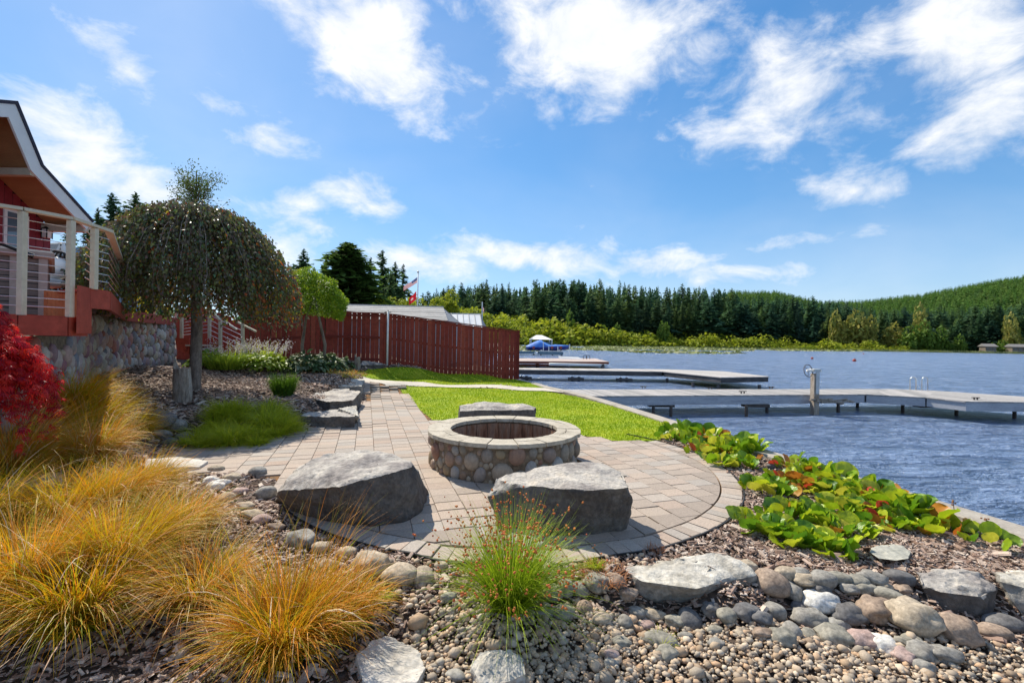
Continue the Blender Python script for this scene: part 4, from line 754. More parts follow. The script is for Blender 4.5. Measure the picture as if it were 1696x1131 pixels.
def dock(t, polys, z, th, top_mat, fas_mat, board=.14, dirs=None, limit=300, fasc_z=None):
    """deck of separate boards over convex outlines, each outline with its own fascia frame"""
    n = 0; spare = MB(); spn = 0
    for pi_, Q in enumerate(polys):
        ux, uy = dirs[pi_]; vx, vy = -uy, ux; us = [q[0]*ux+q[1]*uy for q in Q]; vs = [q[0]*vx+q[1]*vy for q in Q]; k = math.floor(min(us)/board)
        while k*board < max(us):
            a0, a1 = k*board+.004, (k+1)*board-.004; R_ = [(a*ux+v*vx, a*uy+v*vy) for a, v in ((a0, min(vs)-1), (a1, min(vs)-1), (a1, max(vs)+1), (a0, max(vs)+1))]; P = clip_convex(R_, Q)
            if len(P) >= 3:
                zz = z-.035+rng.uniform(-.002, .002)
                if n < limit: b = MB(); b.prism([(p[0], p[1], zz) for p in P], (0, 0, .035)); b.build('board', top_mat, t); n += 1
                else: spare.prism([(p[0], p[1], zz) for p in P], (0, 0, .035)); spn += 1
            k += 1
        b = MB(); cx = sum(q[0] for q in Q)/len(Q); cy = sum(q[1] for q in Q)/len(Q); I = [(cx+(q[0]-cx)*.985, cy+(q[1]-cy)*.985) for q in Q]
        b.prism([(p[0], p[1], z-th) for p in I], (0, 0, th-.04)); b.build('frame', fas_mat, t)
    if spn: tag(spare.build('far_boards', top_mat, t), kind='stuff')
    else: spare.b.free()
def pile(t, x, y, ztop, m=m_steel, r=.05, cap=None):
    MB().tube([(x, y, WATER-1.2), (x, y, ztop)], r, 8).build('pile', m, t)
ZD = -.02
A = [on_level(x, y, ZD) for x, y in ((957,656),(1180,655.3),(1434,652.8),(1533,658),(1599,664.6),(1700,665.3))]
Bk = [on_level(x, y, ZD) for x, y in ((930,645),(1200,644.6),(1358,642.8),(1481,644),(1551,647),(1720,663))]
d1 = thing('dock', 'long grey plank dock with a ladder and a winch post, nearest the camera', 'dock')
xy = lambda p: (p.x, p.y)
polyA = [xy(A[0]), xy(A[2]), xy(Bk[3]), xy(Bk[0])]
polyB = [xy(A[2]), xy(A[3]), xy(Bk[4]), xy(Bk[3])]
polyC = [xy(A[3]), xy(A[4]), (A[5].x+2, A[5].y), (Bk[5].x+2, Bk[5].y-.3), xy(Bk[4])]
dn = lambda a, b: tuple((Vector((b.x-a.x, b.y-a.y, 0)).normalized())[:2])
dock(d1, [polyA, polyB, polyC], ZD, .3, m_deck, m_fascia, .14, [dn(A[0], A[2]), dn(A[2], A[3]), dn(A[4], A[5])], 200)
for px, py in ((1082,690),(1111,690),(1236,690),(1270,684),(1388,683),(1390,664),(1420,675),(1495,684),(1584,688),(1680,693)):
    p = on_level(px, py, WATER); pile(d1, p.x, p.y, -.3)
for px in (1108, 1268, 1560, 1668):                                # cross beams carried by the piles
    p = on_level(px, 688, WATER); MB().box((p.x-.15, p.y+.35, -.37), (.8, .3, .1)).build('cross_beam', m_steel, d1)
for px, py in ((1066,643),(1176,644.5),(1230,651.5),(1277,643.5),(1616,662)):
    p = on_level(px, py, ZD); b = MB(); b.bar((p.x-.13, p.y, ZD+.07), (p.x+.13, p.y, ZD+.07), .025); b.bar((p.x-.05, p.y, ZD), (p.x-.05, p.y, ZD+.07), .03); b.bar((p.x+.05, p.y, ZD), (p.x+.05, p.y, ZD+.07), .03); b.build('cleat', m_steel, d1)
ld = thing('ladder', 'silver swim ladder with two hoops at the edge of the grey dock', 'ladder')
for px in (1512, 1531.5):
    p = on_level(px, 645.5, ZD); H = .48; w = .115; pts = [(p.x-w, p.y, -1.0)]+[(p.x-w*math.cos(a), p.y, ZD+H-w+w*math.sin(a)*1.2) for a in np.linspace(0, math.pi, 9)]+[(p.x+w, p.y, ZD)]
    MB().tube(pts, .021, 8).build('hoop', m_alu, ld, smooth=True)
p1, p2 = on_level(1512, 645.5, ZD), on_level(1531.5, 645.5, ZD)
for z in (-.3, -.6): MB().bar((p1.x, p1.y+.12, z), (p2.x, p2.y+.12, z), .05, .02).build('rung', m_alu, ld)
# winch post
wp = on_level(1350, 653, ZD); wy = wp.y-.35; tp = at_depth(1350, 611, wy)
w = thing('winch_post', 'weathered boat lift post with a hand wheel at the front of the grey dock', 'winch post', (tp.x, wy, 0))
MB().box((0, 0, (tp.z-.2)/2-.5), (.17, .2, tp.z+.9), bevel=0).build('post', m_oldwood, w); MB().box((.01, -.115, (tp.z)/2), (.1, .03, tp.z*.9)).build('guide_rail', m_grey, w)
MB().box((0, -.01, tp.z-.04), (.24, .26, .09)).build('cap', m_grey, w, bevel=.01)
wh = obj('hand_wheel', MB().tube([(-.24+.14*math.cos(a), -.02+.05*math.sin(a), tp.z-.06+.2*math.sin(a)) for a in np.linspace(0, 2*math.pi, 25)], .012, 6).mesh('hand_wheel', True), m_steel, w)
for a in (.3, .3+2.09, .3+4.19): MB().bar((-.24, -.02, tp.z-.06), (-.24+.14*math.cos(a), -.02+.05*math.sin(a), tp.z-.06+.2*math.sin(a)), .014).build('spoke', m_steel, wh)
MB().tube([(-.28, -.02, tp.z-.06), (-.05, -.02, tp.z-.06)], .045, 10).build('gear_hub', m_white, w, smooth=True)
g1 = thing('driftwood_planks', 'broken weathered planks nailed below the dock edge beside the winch post', 'planks')
for i in range(7):
    a = at_depth(1342+i*9, 662+(i % 3)*2.2, wy-.1-.05*(i % 2)); b_ = at_depth(1378+i*6, 661+(i % 4)*2.6, wy-.15); MB().bar(a, b_, .13, .035, up=(0, .3, 1)).build('plank', m_oldwood, g1)
# second, dark dock
d2 = thing('dock', 'dark timbered L shaped dock with a pale top behind the grey dock', 'dock'); Z2 = -.02
a0, a1, a2, a3 = on_level(835, 611.5, Z2), on_level(1098, 615.3, Z2), on_level(1194, 624.8, Z2), on_level(1274, 623.6, Z2); b0, b1, b2 = on_level(820, 608.6, Z2), on_level(1112, 611.6, Z2), on_level(1200, 614.8, Z2)
dock(d2, [[xy(a0), xy(a1), xy(b1), xy(b0)], [xy(a1), xy(a2), xy(a3), (a3.x+.05, a3.y+.6), xy(b2), xy(b1)]], Z2, .28, m_palewood, m_darkwood, .2, [dn(a0, a1), dn(a2, a3)], 150)
for px in (864, 872, 948, 959, 1028, 1038, 1105, 1148, 1190, 1258):
    y = a0.y+.15 if px < 1110 else (a2.y+.4 if px > 1180 else 24.); p = at_depth(px, 620, y); pile(d2, p.x, y, -.4, m_darkwood, .08)
for px in (868, 954, 1034): p = at_depth(px, 620, a0.y+.1); MB().box((p.x, p.y, -.52), (.9, .3, .14)).build('cross_beam', m_darkwood, d2)
# third, red dock
d3 = thing('dock', 'reddish wooden dock with a white pipe slung along its side', 'dock'); Z3 = .0
c0, c1 = on_level(820, 597.5, Z3), on_level(1010, 599, Z3); e0, e1 = on_level(820, 593.2, Z3), on_level(985, 593.5, Z3)
dock(d3, [[xy(c0), xy(c1), xy(e1), xy(e0)]], Z3, .22, m_pinktop, m_redwood, .25, [dn(c0, c1)], 120)
MB().bar((c0.x, c0.y+.5, -.36), (c1.x-1.3, c1.y+.5, -.36), .2, .16).build('lower_beam', m_redwood, d3)
MB().tube([(at_depth(910, 603, c0.y-.3)), (at_depth(1004, 605, c1.y-.3))], .11, 10).build('white_pipe', m_white, d3, smooth=True)
for px in (890, 998, 940): p = at_depth(px, 605, c0.y+1.4); pile(d3, p.x, p.y, -.2, m_darkwood, .16)
l3 = thing('ladder', 'small dark hoop ladder standing on the reddish dock', 'ladder')
for px in (969, 974): p = on_level(px, 594.5, Z3); MB().tube([(p.x-.17, p.y, 0)]+[(p.x-.17*math.cos(a), p.y, .2+.17*math.sin(a)) for a in np.linspace(0, math.pi, 7)]+[(p.x+.17, p.y, 0)], .03, 6).build('hoop', m_steel, l3)
pb = on_level(938, 594.5, Z3); rough_hull('rowing_boat', [(pb.x-.6, pb.y, 0), (pb.x+1.6, pb.y, 0), (pb.x-.8, pb.y+.3, .25), (pb.x+1.2, pb.y+.3, .2), (pb.x-.5, pb.y+.7, 0), (pb.x+1.5, pb.y+.7, 0)], m_white, 'small upturned pale dinghy on the reddish dock', 'boat', amp=.003)
# fourth dock with boat lift, blue covered boat, white canopy
BY = on_level(900, 588.5, WATER).y
m_bluedock = M('blue_grey_dock', [(.13,.2,.25),(.2,.28,.33)], scale=2, rough=.8); m_cover = M('boat_cover', [(.04,.14,.48),(.06,.2,.6),(.1,.3,.7)], scale=1.2, mott=.15, mscale=3, rough=.6, bump=.3, bscale=3, bdist=.05); m_hull = M('boat_hull', [(.02,.03,.2)], rough=.25, spec=.6)
d4 = thing('dock', 'blue grey dock with white posts under the covered boat', 'dock'); q = lambda px, py, dy=0: at_depth(px, py, BY+dy)
def slab(name, pxa, pxb, pyt, pyb, dy, dep, m, par):
    a, b_ = q(pxa, pyt, dy), q(pxb, pyb, dy); return MB().box(((a.x+b_.x)/2, BY+dy+dep/2, (a.z+b_.z)/2), (abs(b_.x-a.x), dep, abs(a.z-b_.z))).build(name, m, par)
slab('walkway', 835, 886, 581, 585.5, 0, 1.6, m_bluedock, d4); slab('platform', 892, 933, 582.5, 587.5, -.5, 1.8, m_bluedock, d4); slab('deck_edge', 892, 933, 581, 582.4, -.52, 1.7, m_white, d4)
for px in (884, 896, 915, 930): a = q(px, 586, .2); MB().tube([(a.x, a.y, WATER-1), (a.x, a.y, a.z)], .14, 6).build('pile', m_darkwood, d4)
for px, t_ in ((900, 566), (909, 573), (924, 574), (943.5, 570)): a = q(px, 584, -.4); b_ = q(px, t_, -.4); MB().bar(a, b_, .12).build('guide_post', m_white, d4)
for px in (884, 914.5, 929): a = q(px, 575.5, -.4); MB().box((a.x, a.y, a.z), (.35, .3, .35)).build('flower_pot', m_buoy, d4); a = q(px, 578.5, -.4); MB().box((a.x, a.y, a.z), (.22, .22, .5)).build('pot_stand', m_darkwood, d4)
bt = thing('motor_boat', 'motor boat under a bright blue cover raised on a lift', 'boat', (q(907, 578, .9).x, BY+1.3, 0)); bz = q(907, 582, .9).z
def loft(secs, name, m, par, smooth=True):
    b = MB(); rings = [[b.b.verts.new(p) for p in s] for s in secs]
    for A_, B_ in zip(rings, rings[1:]):
        for k in range(len(A_)-1): b.b.faces.new((A_[k], A_[k+1], B_[k+1], B_[k]))
    b.b.faces.new(rings[0]); b.b.faces.new(rings[-1][::-1]); return b.build(name, m, par, smooth=smooth)
Lb = q(943, 578, .9).x-q(872, 578, .9).x; sx0 = -Lb/2
hs = []; cs = []
for i, t_ in enumerate(np.linspace(0, 1, 13)):
    X = sx0+Lb*t_; w_ = 1.05*(1-max(0, t_-.55)**2*4.2); w_ = max(w_, .06); kz = bz+.1+max(0, t_-.7)**2*4; gz = bz+.75+.25*t_
    hs.append([(X, -w_, gz), (X, -w_*.85, kz+.25), (X, 0, kz), (X, w_*.85, kz+.25), (X, w_, gz)])
    pk = (.15+.95*max(0, 1-abs(t_-.33)/.3))+.15*math.sin(t_*9); pk = max(.12, pk if t_ < .62 else .55*(1-t_)+.1); cs.append([(X, -w_*1.03, gz-.12), (X, -w_*.7, gz+pk*.6), (X, 0, gz+pk), (X, w_*.7, gz+pk*.6), (X, w_*1.03, gz-.12)])
loft(hs, 'hull', m_hull, bt); loft(cs, 'cover', m_cover, bt)
ln = thing('boat_lift', 'pale frame of the lift carrying the covered boat', 'boat lift')
for px in (896, 926): a = q(px, 580, 1.2); MB().box((a.x, a.y, a.z), (.3, 2.4, .18)).build('bunk', m_white, ln); MB().tube([(a.x, BY+2.4, WATER-1), (a.x, BY+2.4, a.z)], .1, 6).build('leg', m_alu, ln)
cn = thing('boat_canopy', 'white peaked canopy roof over the berth behind the blue covered boat', 'canopy'); CY = 12
a, b_ = q(878, 562, CY), q(916, 562, CY); tpz = q(896, 554.5, CY).z; z0 = a.z
bb = MB(); r1, r2 = (a.x*.7+b_.x*.3), (a.x*.45+b_.x*.55); Y0, Y1 = BY+CY, BY+CY+6; v = [bb.b.verts.new(p) for p in ((a.x, Y0, z0), (b_.x, Y0, z0), (b_.x, Y1, z0), (a.x, Y1, z0), (r1, (Y0+Y1)/2, tpz), (r2, (Y0+Y1)/2, tpz))]
for f in ((0,1,5,4), (1,2,5), (2,3,4,5), (3,0,4), (3,2,1,0)): bb.b.faces.new([v[k] for k in f])
bb.build('roof', m_white, cn)
for X in (a.x+.2, b_.x-.2, (a.x+b_.x)/2):
    for Y in (Y0+.2, Y1-.2): MB().bar((X, Y, WATER-1), (X, Y, z0), .16).build('post', m_white, cn)
MB().box(((a.x+b_.x)/2+1.0, Y1-.4, z0-1.2), ((b_.x-a.x)*.6, .1, 1.6)).build('back_panel', m_bluedock, cn)

# ================================================================ red fence, poles, flags, roofs behind it
m_fence = M('red_fence', [(.17,.022,.014),(.25,.04,.024),(.2,.03,.018),(.3,.06,.035),(.22,.03,.02)], 'rand', mott=.25, mscale=9, bump=.3, bscale=30, rough=.75)
m_fencer = M('red_rail', [(.16,.022,.014)], rough=.75, mott=.2, mscale=8)
def fence():
    t = thing('fence', 'long dark red board fence stepping down to the lake', 'fence')
    FP = [(405, 15.0, 531), (470, 15.9, 519), (565, 17.2, 512.5), (650, 17.6, 519), (720, 17.9, 529), (780, 18.15, 537), (858, 18.5, 547.5)]
    pts = [at_depth(px, py, y) for px, y, py in FP]; S = [0]
    for p, q_ in zip(pts, pts[1:]): S.append(S[-1]+math.hypot(q_.x-p.x, q_.y-p.y))
    def at(s): return tuple(np.interp(s, S, [p[i] for p in pts]) for i in range(3))
    n = int(S[-1]/.163)
    for i in range(n):
        s = (i+.5)*S[-1]/n; x, y, z = at(s); x2, y2, z2 = at(s+.1); a = math.atan2(y2-y, x2-x); g = hz(x, y)-.04; slope = (z2-z)/math.hypot(x2-x, y2-y+1e-9); w = .15; b = MB()
        b.prism([(-w/2, 0, g), (w/2, 0, g), (w/2, 0, z-.05+slope*w/2), (-w/2, 0, z-.05-slope*w/2)], (0, .02, 0)); b.build('board', m_fence, t, (x, y, rng.uniform(-.004, .004)), rot=(0, rng.normal(0, .004), a+rng.normal(0, .01)))
    for s0, s1 in zip(np.arange(0, S[-1], 2.4), np.append(np.arange(2.4, S[-1], 2.4), S[-1])):
        p, q_ = Vector(at(s0)), Vector(at(s1)); nrm = Vector((-(q_.y-p.y), q_.x-p.x, 0)).normalized()
        MB().bar(p+Vector((0, 0, -.02))+nrm*.01, q_+Vector((0, 0, -.02))+nrm*.01, .1, .04).build('top_rail', m_fencer, t)
        MB().bar(p+nrm*.05+Vector((0, 0, -.12)), q_+nrm*.05+Vector((0, 0, -.12)), .04, .09).build('rail', m_fencer, t)
        gm = lambda v, k: Vector((v.x, v.y, hz(v.x, v.y)*(1-k)+v.z*k)); 
        for k in (.1, .52): MB().bar(gm(p, k)+nrm*.05, gm(q_, k)+nrm*.05, .04, .09).build('rail', m_fencer, t)
        MB().bar((p.x+nrm.x*.12, p.y+nrm.y*.12, hz(p.x, p.y)-.3), (p.x+nrm.x*.12, p.y+nrm.y*.12, p.z-.05), .09).build('post', m_fencer, t)
    p = Vector(at(S[-1])); MB().box((p.x+.02, p.y+.03, (p.z+hz(p.x, p.y))/2-.08), (.1, .1, p.z-hz(p.x, p.y)+.2)).build('post', m_fencer, t)
fence()
b0_ = on_ground(641, 604.5); b0_.y -= .0; tpp = at_depth(643, 516, b0_.y)
t = thing('light_pole', 'slim white pole with a small cross arm in front of the red fence', 'pole', (b0_.x, b0_.y, b0_.z-.1)); Hh = tpp.z-b0_.z+.1
MB().tube([(0, 0, 0), (.01, 0, Hh)], .038, 10).build('shaft', m_white, t, smooth=True); MB().bar((-.12, 0, Hh-.03), (.13, 0, Hh-.03), .035).build('cross_arm', m_oldwood, t); MB().tube([(0.01, 0, Hh-.02), (.01, 0, Hh+.05)], .02).build('finial', m_oldwood, t)
def flag(px0, py0, px1, py1, drop, Y, stripes, name, label):
    a = at_depth(px0, py0, Y); b_ = at_depth(px1, py1, Y); nx, ny = 60, 39; dv = at_depth(px0, py0+drop, Y).z-a.z; V = []; F = []; mi = []
    for j in range(ny+1):
        for i in range(nx+1):
            u, v_ = i/nx, j/ny; V.append((a.x+(b_.x-a.x)*u, Y+.12*math.sin(u*7+v_)*u, a.z+(b_.z-a.z)*u**.9+dv*v_*(1-.25*u)+.02*math.sin(u*9)))
    for j in range(ny):
        for i in range(nx):
            k = j*(nx+1)+i; F.append((k, k+1, k+nx+2, k+nx+1))
            if stripes:
                m = 0 if (j//3) % 2 == 0 else 1
                if i < 24 and j < 21: m = 1 if ((i % 4 == 1 and j % 4 == 1) or (i % 4 == 3 and j % 4 == 3)) else 2
            else: m = 1 if ((i-32)**2/90+(j-19)**2/40 < 1 and (i+j) % 5 != 0 and not (abs(i-32) < 3 and j > 20)) else 0
            mi.append(m)
    return mesh_np('flag', V, F, mi=mi), name, label
m_fr = M('flag_red', [(.55,.02,.03)], trans=.4); m_fw = M('flag_white', [(.75,.74,.72)], trans=.4); m_fb = M('flag_blue', [(.03,.05,.2)], trans=.4)
YF = 40
base = at_depth(691, 530, YF); topf = at_depth(692.5, 452, YF)
t = thing('flagpole', 'tall white flagpole behind the fence flying two flags', 'flagpole', (base.x, YF, hz(base.x, YF))); zh = topf.z-hz(base.x, YF); MB().tube([(0, 0, -.1), (topf.x-base.x, 0, zh)], .07, 8, .045).build('pole', m_white, t, smooth=True); V, F = ico(2, 1, 0); obj('finial', mesh_np('finial', V*.1, F, smooth=True), m_grey, t, (topf.x-base.x, 0, zh+.08))
me, _, _ = flag(691, 459, 668, 475, 9, YF, True, '', ''); tag(obj('flag', me, [m_fr, m_fw, m_fb]), 'american flag waving at the top of the tall pole', 'flag')
me, _, _ = flag(689.5, 482, 677, 495, 14, YF, False, '', ''); tag(obj('flag', me, [m_fr, m_fw, m_fb]), 'red flag with a white emblem hanging below the american flag', 'flag')
base = at_depth(798, 545, 62); t = thing('flagpole', 'short far flagpole near the pale metal roof', 'flagpole', (base.x, 62, hz(base.x, 62))); zt = at_depth(798.5, 500, 62).z-hz(base.x, 62); MB().tube([(0, 0, -.1), (0, 0, zt)], .09, 6).build('pole', m_white, t)
me, _, _ = flag(798, 503, 801.5, 511, 9, 62, True, '', ''); tag(obj('flag', me, [m_fr, m_fw, m_fb]), 'small limp flag on the short far pole', 'flag')
m_shing = M('grey_shingle', [(.26,.25,.24),(.34,.33,.31),(.4,.38,.36)], 'rand', mott=.2, mscale=3, rough=.9); m_metroof = M('pale_metal_roof', [(.5,.5,.5),(.58,.58,.57)], scale=1, rough=.4, metal=.3)
m_housew = M('house_wall_grey', [(.3,.3,.3)], rough=.9)
def roof_house(name, label, pa, pb, pc, pd, Y, dY, m, wall, course, ridge_m):
    """a, b ridge ends; c, d eave ends (pixels); eave at Y, ridge dY behind"""
    t = thing(name, label, 'house'); rA, rB = at_depth(*pa, Y+dY), at_depth(*pb, Y+dY); eA, eB = at_depth(*pc, Y), at_depth(*pd, Y); gz = hz((eA.x+eB.x)/2, Y)
    for i in range(course):
        k0, k1 = i/course, (i+1.06)/course; k1 = min(k1, 1); P = [eA.lerp(rA, k0), eB.lerp(rB, k0), eB.lerp(rB, k1), eA.lerp(rA, k1)]; b = MB(); b.prism([p+Vector((0, 0, -.006*i*0+(.02 if i % 2 else 0))) for p in P], (0, 0, .035)); b.build('shingle_course' if course > 5 else 'roof_panel', m, t)
    back = Vector((0, 2*dY, 0)); b = MB(); b.quad(rA, rB, eB+back, eA+back); b.build('back_roof', m, t)
    w = MB(); w.prism([(eA.x, Y+.3, gz-.5), (eB.x, Y+.3, gz-.5), (eB.x, Y+.3, eB.z), (eA.x, Y+.3, eA.z)], (0, 2*dY-.6, 0)); w.build('wall', wall, t)
    for A_, B_ in ((eA, rA), (eB, rB)): g = MB(); g.prism([A_+Vector((0, .3, -.02)), B_+Vector((0, 0, -.02)), A_+Vector((0, 2*dY-.3, -.02))], ((.1 if A_ is eA else -.1), 0, 0)); g.build('gable', wall, t)
    MB().bar(rA+Vector((0, 0, .04)), rB+Vector((0, 0, .04)), .3, .06).build('ridge_cap', ridge_m, t); return t
roof_house('neighbour_house', 'grey shingled roof of the house just beyond the red fence', (565, 505.5), (734, 509.5), (555, 528), (742, 532), 24, 4, m_shing, m_housew, 14, m_grey)
t = roof_house('boat_shed', 'pale metal roofed shed beyond the grey shingled roof', (738, 520), (795, 521), (738, 541), (799, 545), 34, 5, m_metroof, m_housew, 1, m_white)
rA, rB, eA, eB = at_depth(738, 520, 39), at_depth(795, 521, 39), at_depth(738, 541, 34), at_depth(799, 545, 34)
for k in np.linspace(0, 1, 7): MB().bar(rA.lerp(rB, k)+Vector((0, 0, .06)), eA.lerp(eB, k)+Vector((0, 0, .06)), .05, .05).build('roof_seam', m_housew, t)

# trees behind the fence and the house
near = [(163,342,70,'mid sized fir behind the railing, left one of two'),(186,318,72,'tallest fir behind the railing left of the weeping tree'),(224,316,74,'slim fir behind the railing touching the weeping tree'),(146,352,60,'low fir just above the house roof edge'),(205,345,66,'bushy fir between the two taller ones behind the railing'),
 (503,410,90,'lone thin fir left of the cedar'),(540,418,75,'fir directly left of the big cedar'),(634,413,95,'tall fir right of the big cedar'),(655,432,100,'fir second right of the big cedar'),(668,436,105,'fir at the right end of the near group, beside the flag'),(615,425,90,'fir half hidden behind the big cedar'),(735,476,150,'short fir just right of the tall flagpole'),(250,420,60,'fir hidden behind the weeping tree'),(115,372,58,'fir behind the house corner'),(520,440,70,'low fir left of the cedar'),(558,430,72,'fir half merged with the left side of the cedar'),(647,450,88,'low fir before the two right ones')]
BIG = [tree_mesh(s, 420, .5, w, .1, big=1) for s, w in ((31, .2), (32, .16), (33, .22))]
for c in BIG: c.materials.append(m_firnear)
for i, (px, py, Y, lab) in enumerate(near):
    p = at_depth(px, py, Y); z = hz(p.x, Y); conifer(p.x, Y, z-.2, p.z-z, lab, None, mesh=BIG[i % 3], parts=True, wid=1.0)
ced = tree_mesh(44, 1500, .25, .25, .0, 'crown', big=1); m_ced = M('cedar_needles', [(.09,.16,.03),(.12,.2,.035)], scale=.4, mott=.3, mscale=1.2, trans=.45); ced.materials.append(m_ced)
p = at_depth(577, 402, 60); z = hz(p.x, 60); conifer(p.x, 60, z, p.z-z, 'broad dark green cedar rising behind the fence', None, 'cedar tree', 'cedar_tree', ced, True, 1.9)
dm = []
for s_ in range(3):
    V, F, r = bush_np(80+s_, 2600, 1.15, .06); me = mesh_np('crown', V, F, {'rnd': r}); me.materials.append(m_marsh); dm.append(me)
for i, (px, py, w_, Y, lab) in enumerate([(660,492,60,62,'yellow green tree beyond the grey roof, left one'),(700,490,60,66,'yellow green tree behind the two flags'),(738,490,46,70,'rounded yellow green tree over the metal shed'),(778,508,50,80,'low yellow green tree right of the metal shed'),(830,515,60,90,'low yellow green tree above the fence end'),(635,500,40,58,'small yellow green tree beside the cedar'),(490,447,44,30,'bright green tree top left of the ball shaped maple')]):
    p = at_depth(px, py-8, Y); z = hz(p.x, Y); W = w_/FPX*Y*.6; t = thing('leafy_tree', lab, 'tree', (p.x, Y, z)); obj('crown', dm[i % 3], None, t, (0, 0, max(.2, p.z-z-W*1.6)), (0, 0, i), (W, W, W*1.05)); MB().tube([(0, 0, 0), (0, 0, p.z-z-W*.6)], .16, 6, .06).build('trunk', m_trunk, t)
# ================================================================ house, deck and stone base at the left
m_red = M('deck_red', [(.28,.045,.025),(.35,.06,.035),(.31,.05,.03)], scale=3, mott=.2, mscale=12, bump=.2, bscale=40, rough=.65)
m_orange = M('orange_cedar', [(.42,.11,.035),(.5,.15,.05)], 'rand', mott=.15, mscale=15, rough=.6)
m_siding = M('red_siding', [(.2,.022,.03),(.26,.03,.038)], 'rand', mott=.12, mscale=10, rough=.6)
m_post = M('cream_post', [(.5,.45,.33),(.58,.52,.4)], scale=5, mott=.08, rough=.5)
m_soffit = M('brown_soffit', [(.36,.19,.085),(.44,.24,.11)], scale=2, stretch=(1,6,1), mott=.12, rough=.6)
m_roofd = M('dark_roof', [(.03,.03,.045),(.06,.06,.08)], scale=6, rough=.9)
m_black = M('black_metal', [(.012,.012,.013)], rough=.35)
m_tub = M('tub_slats', [(.13,.1,.085),(.19,.15,.13)], 'rand', mott=.2, mscale=18, stretch=(1,1,8), rough=.7)
m_tubc = M('tub_cover', [(.3,.24,.2),(.38,.31,.27)], scale=4, mott=.1, rough=.55)
m_window = M('window_glass', [(.1,.16,.2)], rough=.03, spec=1.0)
m_brown = M('brown_screen', [(.09,.05,.035),(.13,.08,.055)], 'rand', mott=.2, rough=.8)

ZR = at_depth(118, 364, 5.35).z
def rl(px, py): p = on_level(px, py, ZR); return Vector((p.x, p.y, ZR))
R0, R1, R2, R3, R4 = rl(-60, 334), rl(38, 349), rl(118, 364), rl(157, 377), rl(181, 385)
ZF = at_depth(118, 524, R2.y).z; ZB = at_depth(157, 478, R3.y).z
_a, _b = at_depth(210, 400, 10.3), at_depth(294, 400, 14.4); R5 = Vector((_a.x, _a.y, ZR)); R6 = Vector((_b.x, _b.y, ZR))
deck = thing('deck', 'raised red deck carried on the river stone base beside the house', 'deck')
# lower platform and its beam
cor = R3+Vector((-.02, -.05, 0))
for a, b_ in ((R0, R1), (R1, R2), (R2, cor)): MB().bar((a.x, a.y-.04, ZF-.12), (b_.x, b_.y-.04, ZF-.12), .06, .22).build('beam', m_red, deck)
MB().prism([(R0.x, R0.y, ZF-.03), (R2.x, R2.y, ZF-.03), (cor.x, cor.y, ZF-.03), (-7.3, 7.7, ZF-.03), (-12, 8, ZF-.03)], (0, 0, .03)).build('lower_floor', m_red, deck)
# raised corner box and upper floor
MB().prism([(R2.x+.06, R2.y+.02, ZF-.2), (cor.x, cor.y, ZF-.2), (cor.x, cor.y, ZB), (R2.x+.06, R2.y+.02, ZB)], (0, .05, 0)).build('corner_panel', m_red, deck)
edge = [cor, R4, R5, R6]
for a, b_ in zip(edge, edge[1:]): MB().bar((a.x, a.y, ZB-.13), (b_.x, b_.y, ZB-.13), .05, .24).build('fascia', m_red, deck)
MB().prism([(cor.x, cor.y, ZB-.03), (R4.x, R4.y, ZB-.03), (R5.x, R5.y, ZB-.03), (R6.x, R6.y, ZB-.03), (-17, 14.3, ZB-.03), (-17, 8.6, ZB-.03), (-7.7, 8.0, ZB-.03), (cor.x-.75, cor.y+.35, ZB-.03)], (0, 0, .03)).build('upper_floor', m_red, deck)
for k in range(9):
    a = at_depth(77+k*6.4, 480, 6.05); MB().box((a.x, 6.05, (ZF+ZB)/2), (.048, .02, ZB-ZF-.01)).build('cedar_board', m_orange, deck)
for i, (p, zb) in enumerate(((R1, ZF), (R2, ZF), (R3, ZB), (R5, ZB), ((R5+R6)/2, ZB), (R6, ZB))): MB().box((p.x, p.y, (zb+ZR)/2-.01), (.062, .062, ZR-zb)).build('rail_post', m_post, deck, bevel=.004)
top = [R0, R1, R2, R3, R4, R5, R6]
for a, b_ in zip(top, top[1:]): MB().bar(a+Vector((0, 0, .015)), b_+Vector((0, 0, .015)), .085, .035).build('top_rail', m_post, deck)
for k in range(11):
    f = .085+.083*k
    for a, b_, zb in ((R0, R1, ZF), (R1, R2, ZF), (R3, R4, ZB), (R4, R5, ZB)):
        z = ZR-(ZR-ZF)*f
        if z < zb+.03: continue
        MB().tube([(a.x, a.y, z), (b_.x, b_.y, z)], .0045, 5).build('cable', m_alu, deck)
    z = ZR-(ZR-ZF)*f
    if z > ZB+.03: a = R3+Vector((-.05, 0, 0)); MB().tube([(a.x-.0, a.y, z), (R2.x+.08, R2.y+.1, z)], .006, 5).build('cable', m_alu, deck)

# stone base: every stone that shows is a piece of its own
WP = [at_depth(px, 500, d_) for px, d_ in ((-10, 4.9), (60, 5.4), (110, 6.3), (150, 8.3), (215, 11), (290, 14.1))]
WS = [0]
for p, q_ in zip(WP, WP[1:]): WS.append(WS[-1]+math.hypot(q_.x-p.x, q_.y-p.y))
def wat(s): return (float(np.interp(s, WS, [p.x for p in WP])), float(np.interp(s, WS, [p.y for p in WP])))
base = thing('stone_wall', 'deck base wall faced with pale and purple river stones', 'stone wall')
mw = MB()
for i in range(40):
    s0, s1 = WS[-1]*i/40, WS[-1]*(i+1)/40; p, q_ = wat(s0), wat(s1); zt = ZF-.24 if s0 < WS[2]+.15 else ZB-.2; d_ = Vector((q_[0]-p[0], q_[1]-p[1], 0)).normalized(); nv = Vector((-d_.y, d_.x, 0))*.25
    mw.prism([(p[0], p[1], .3), (q_[0], q_[1], .3), (q_[0], q_[1], zt), (p[0], p[1], zt)], nv)
mw.build('mortar', m_mortar, base)
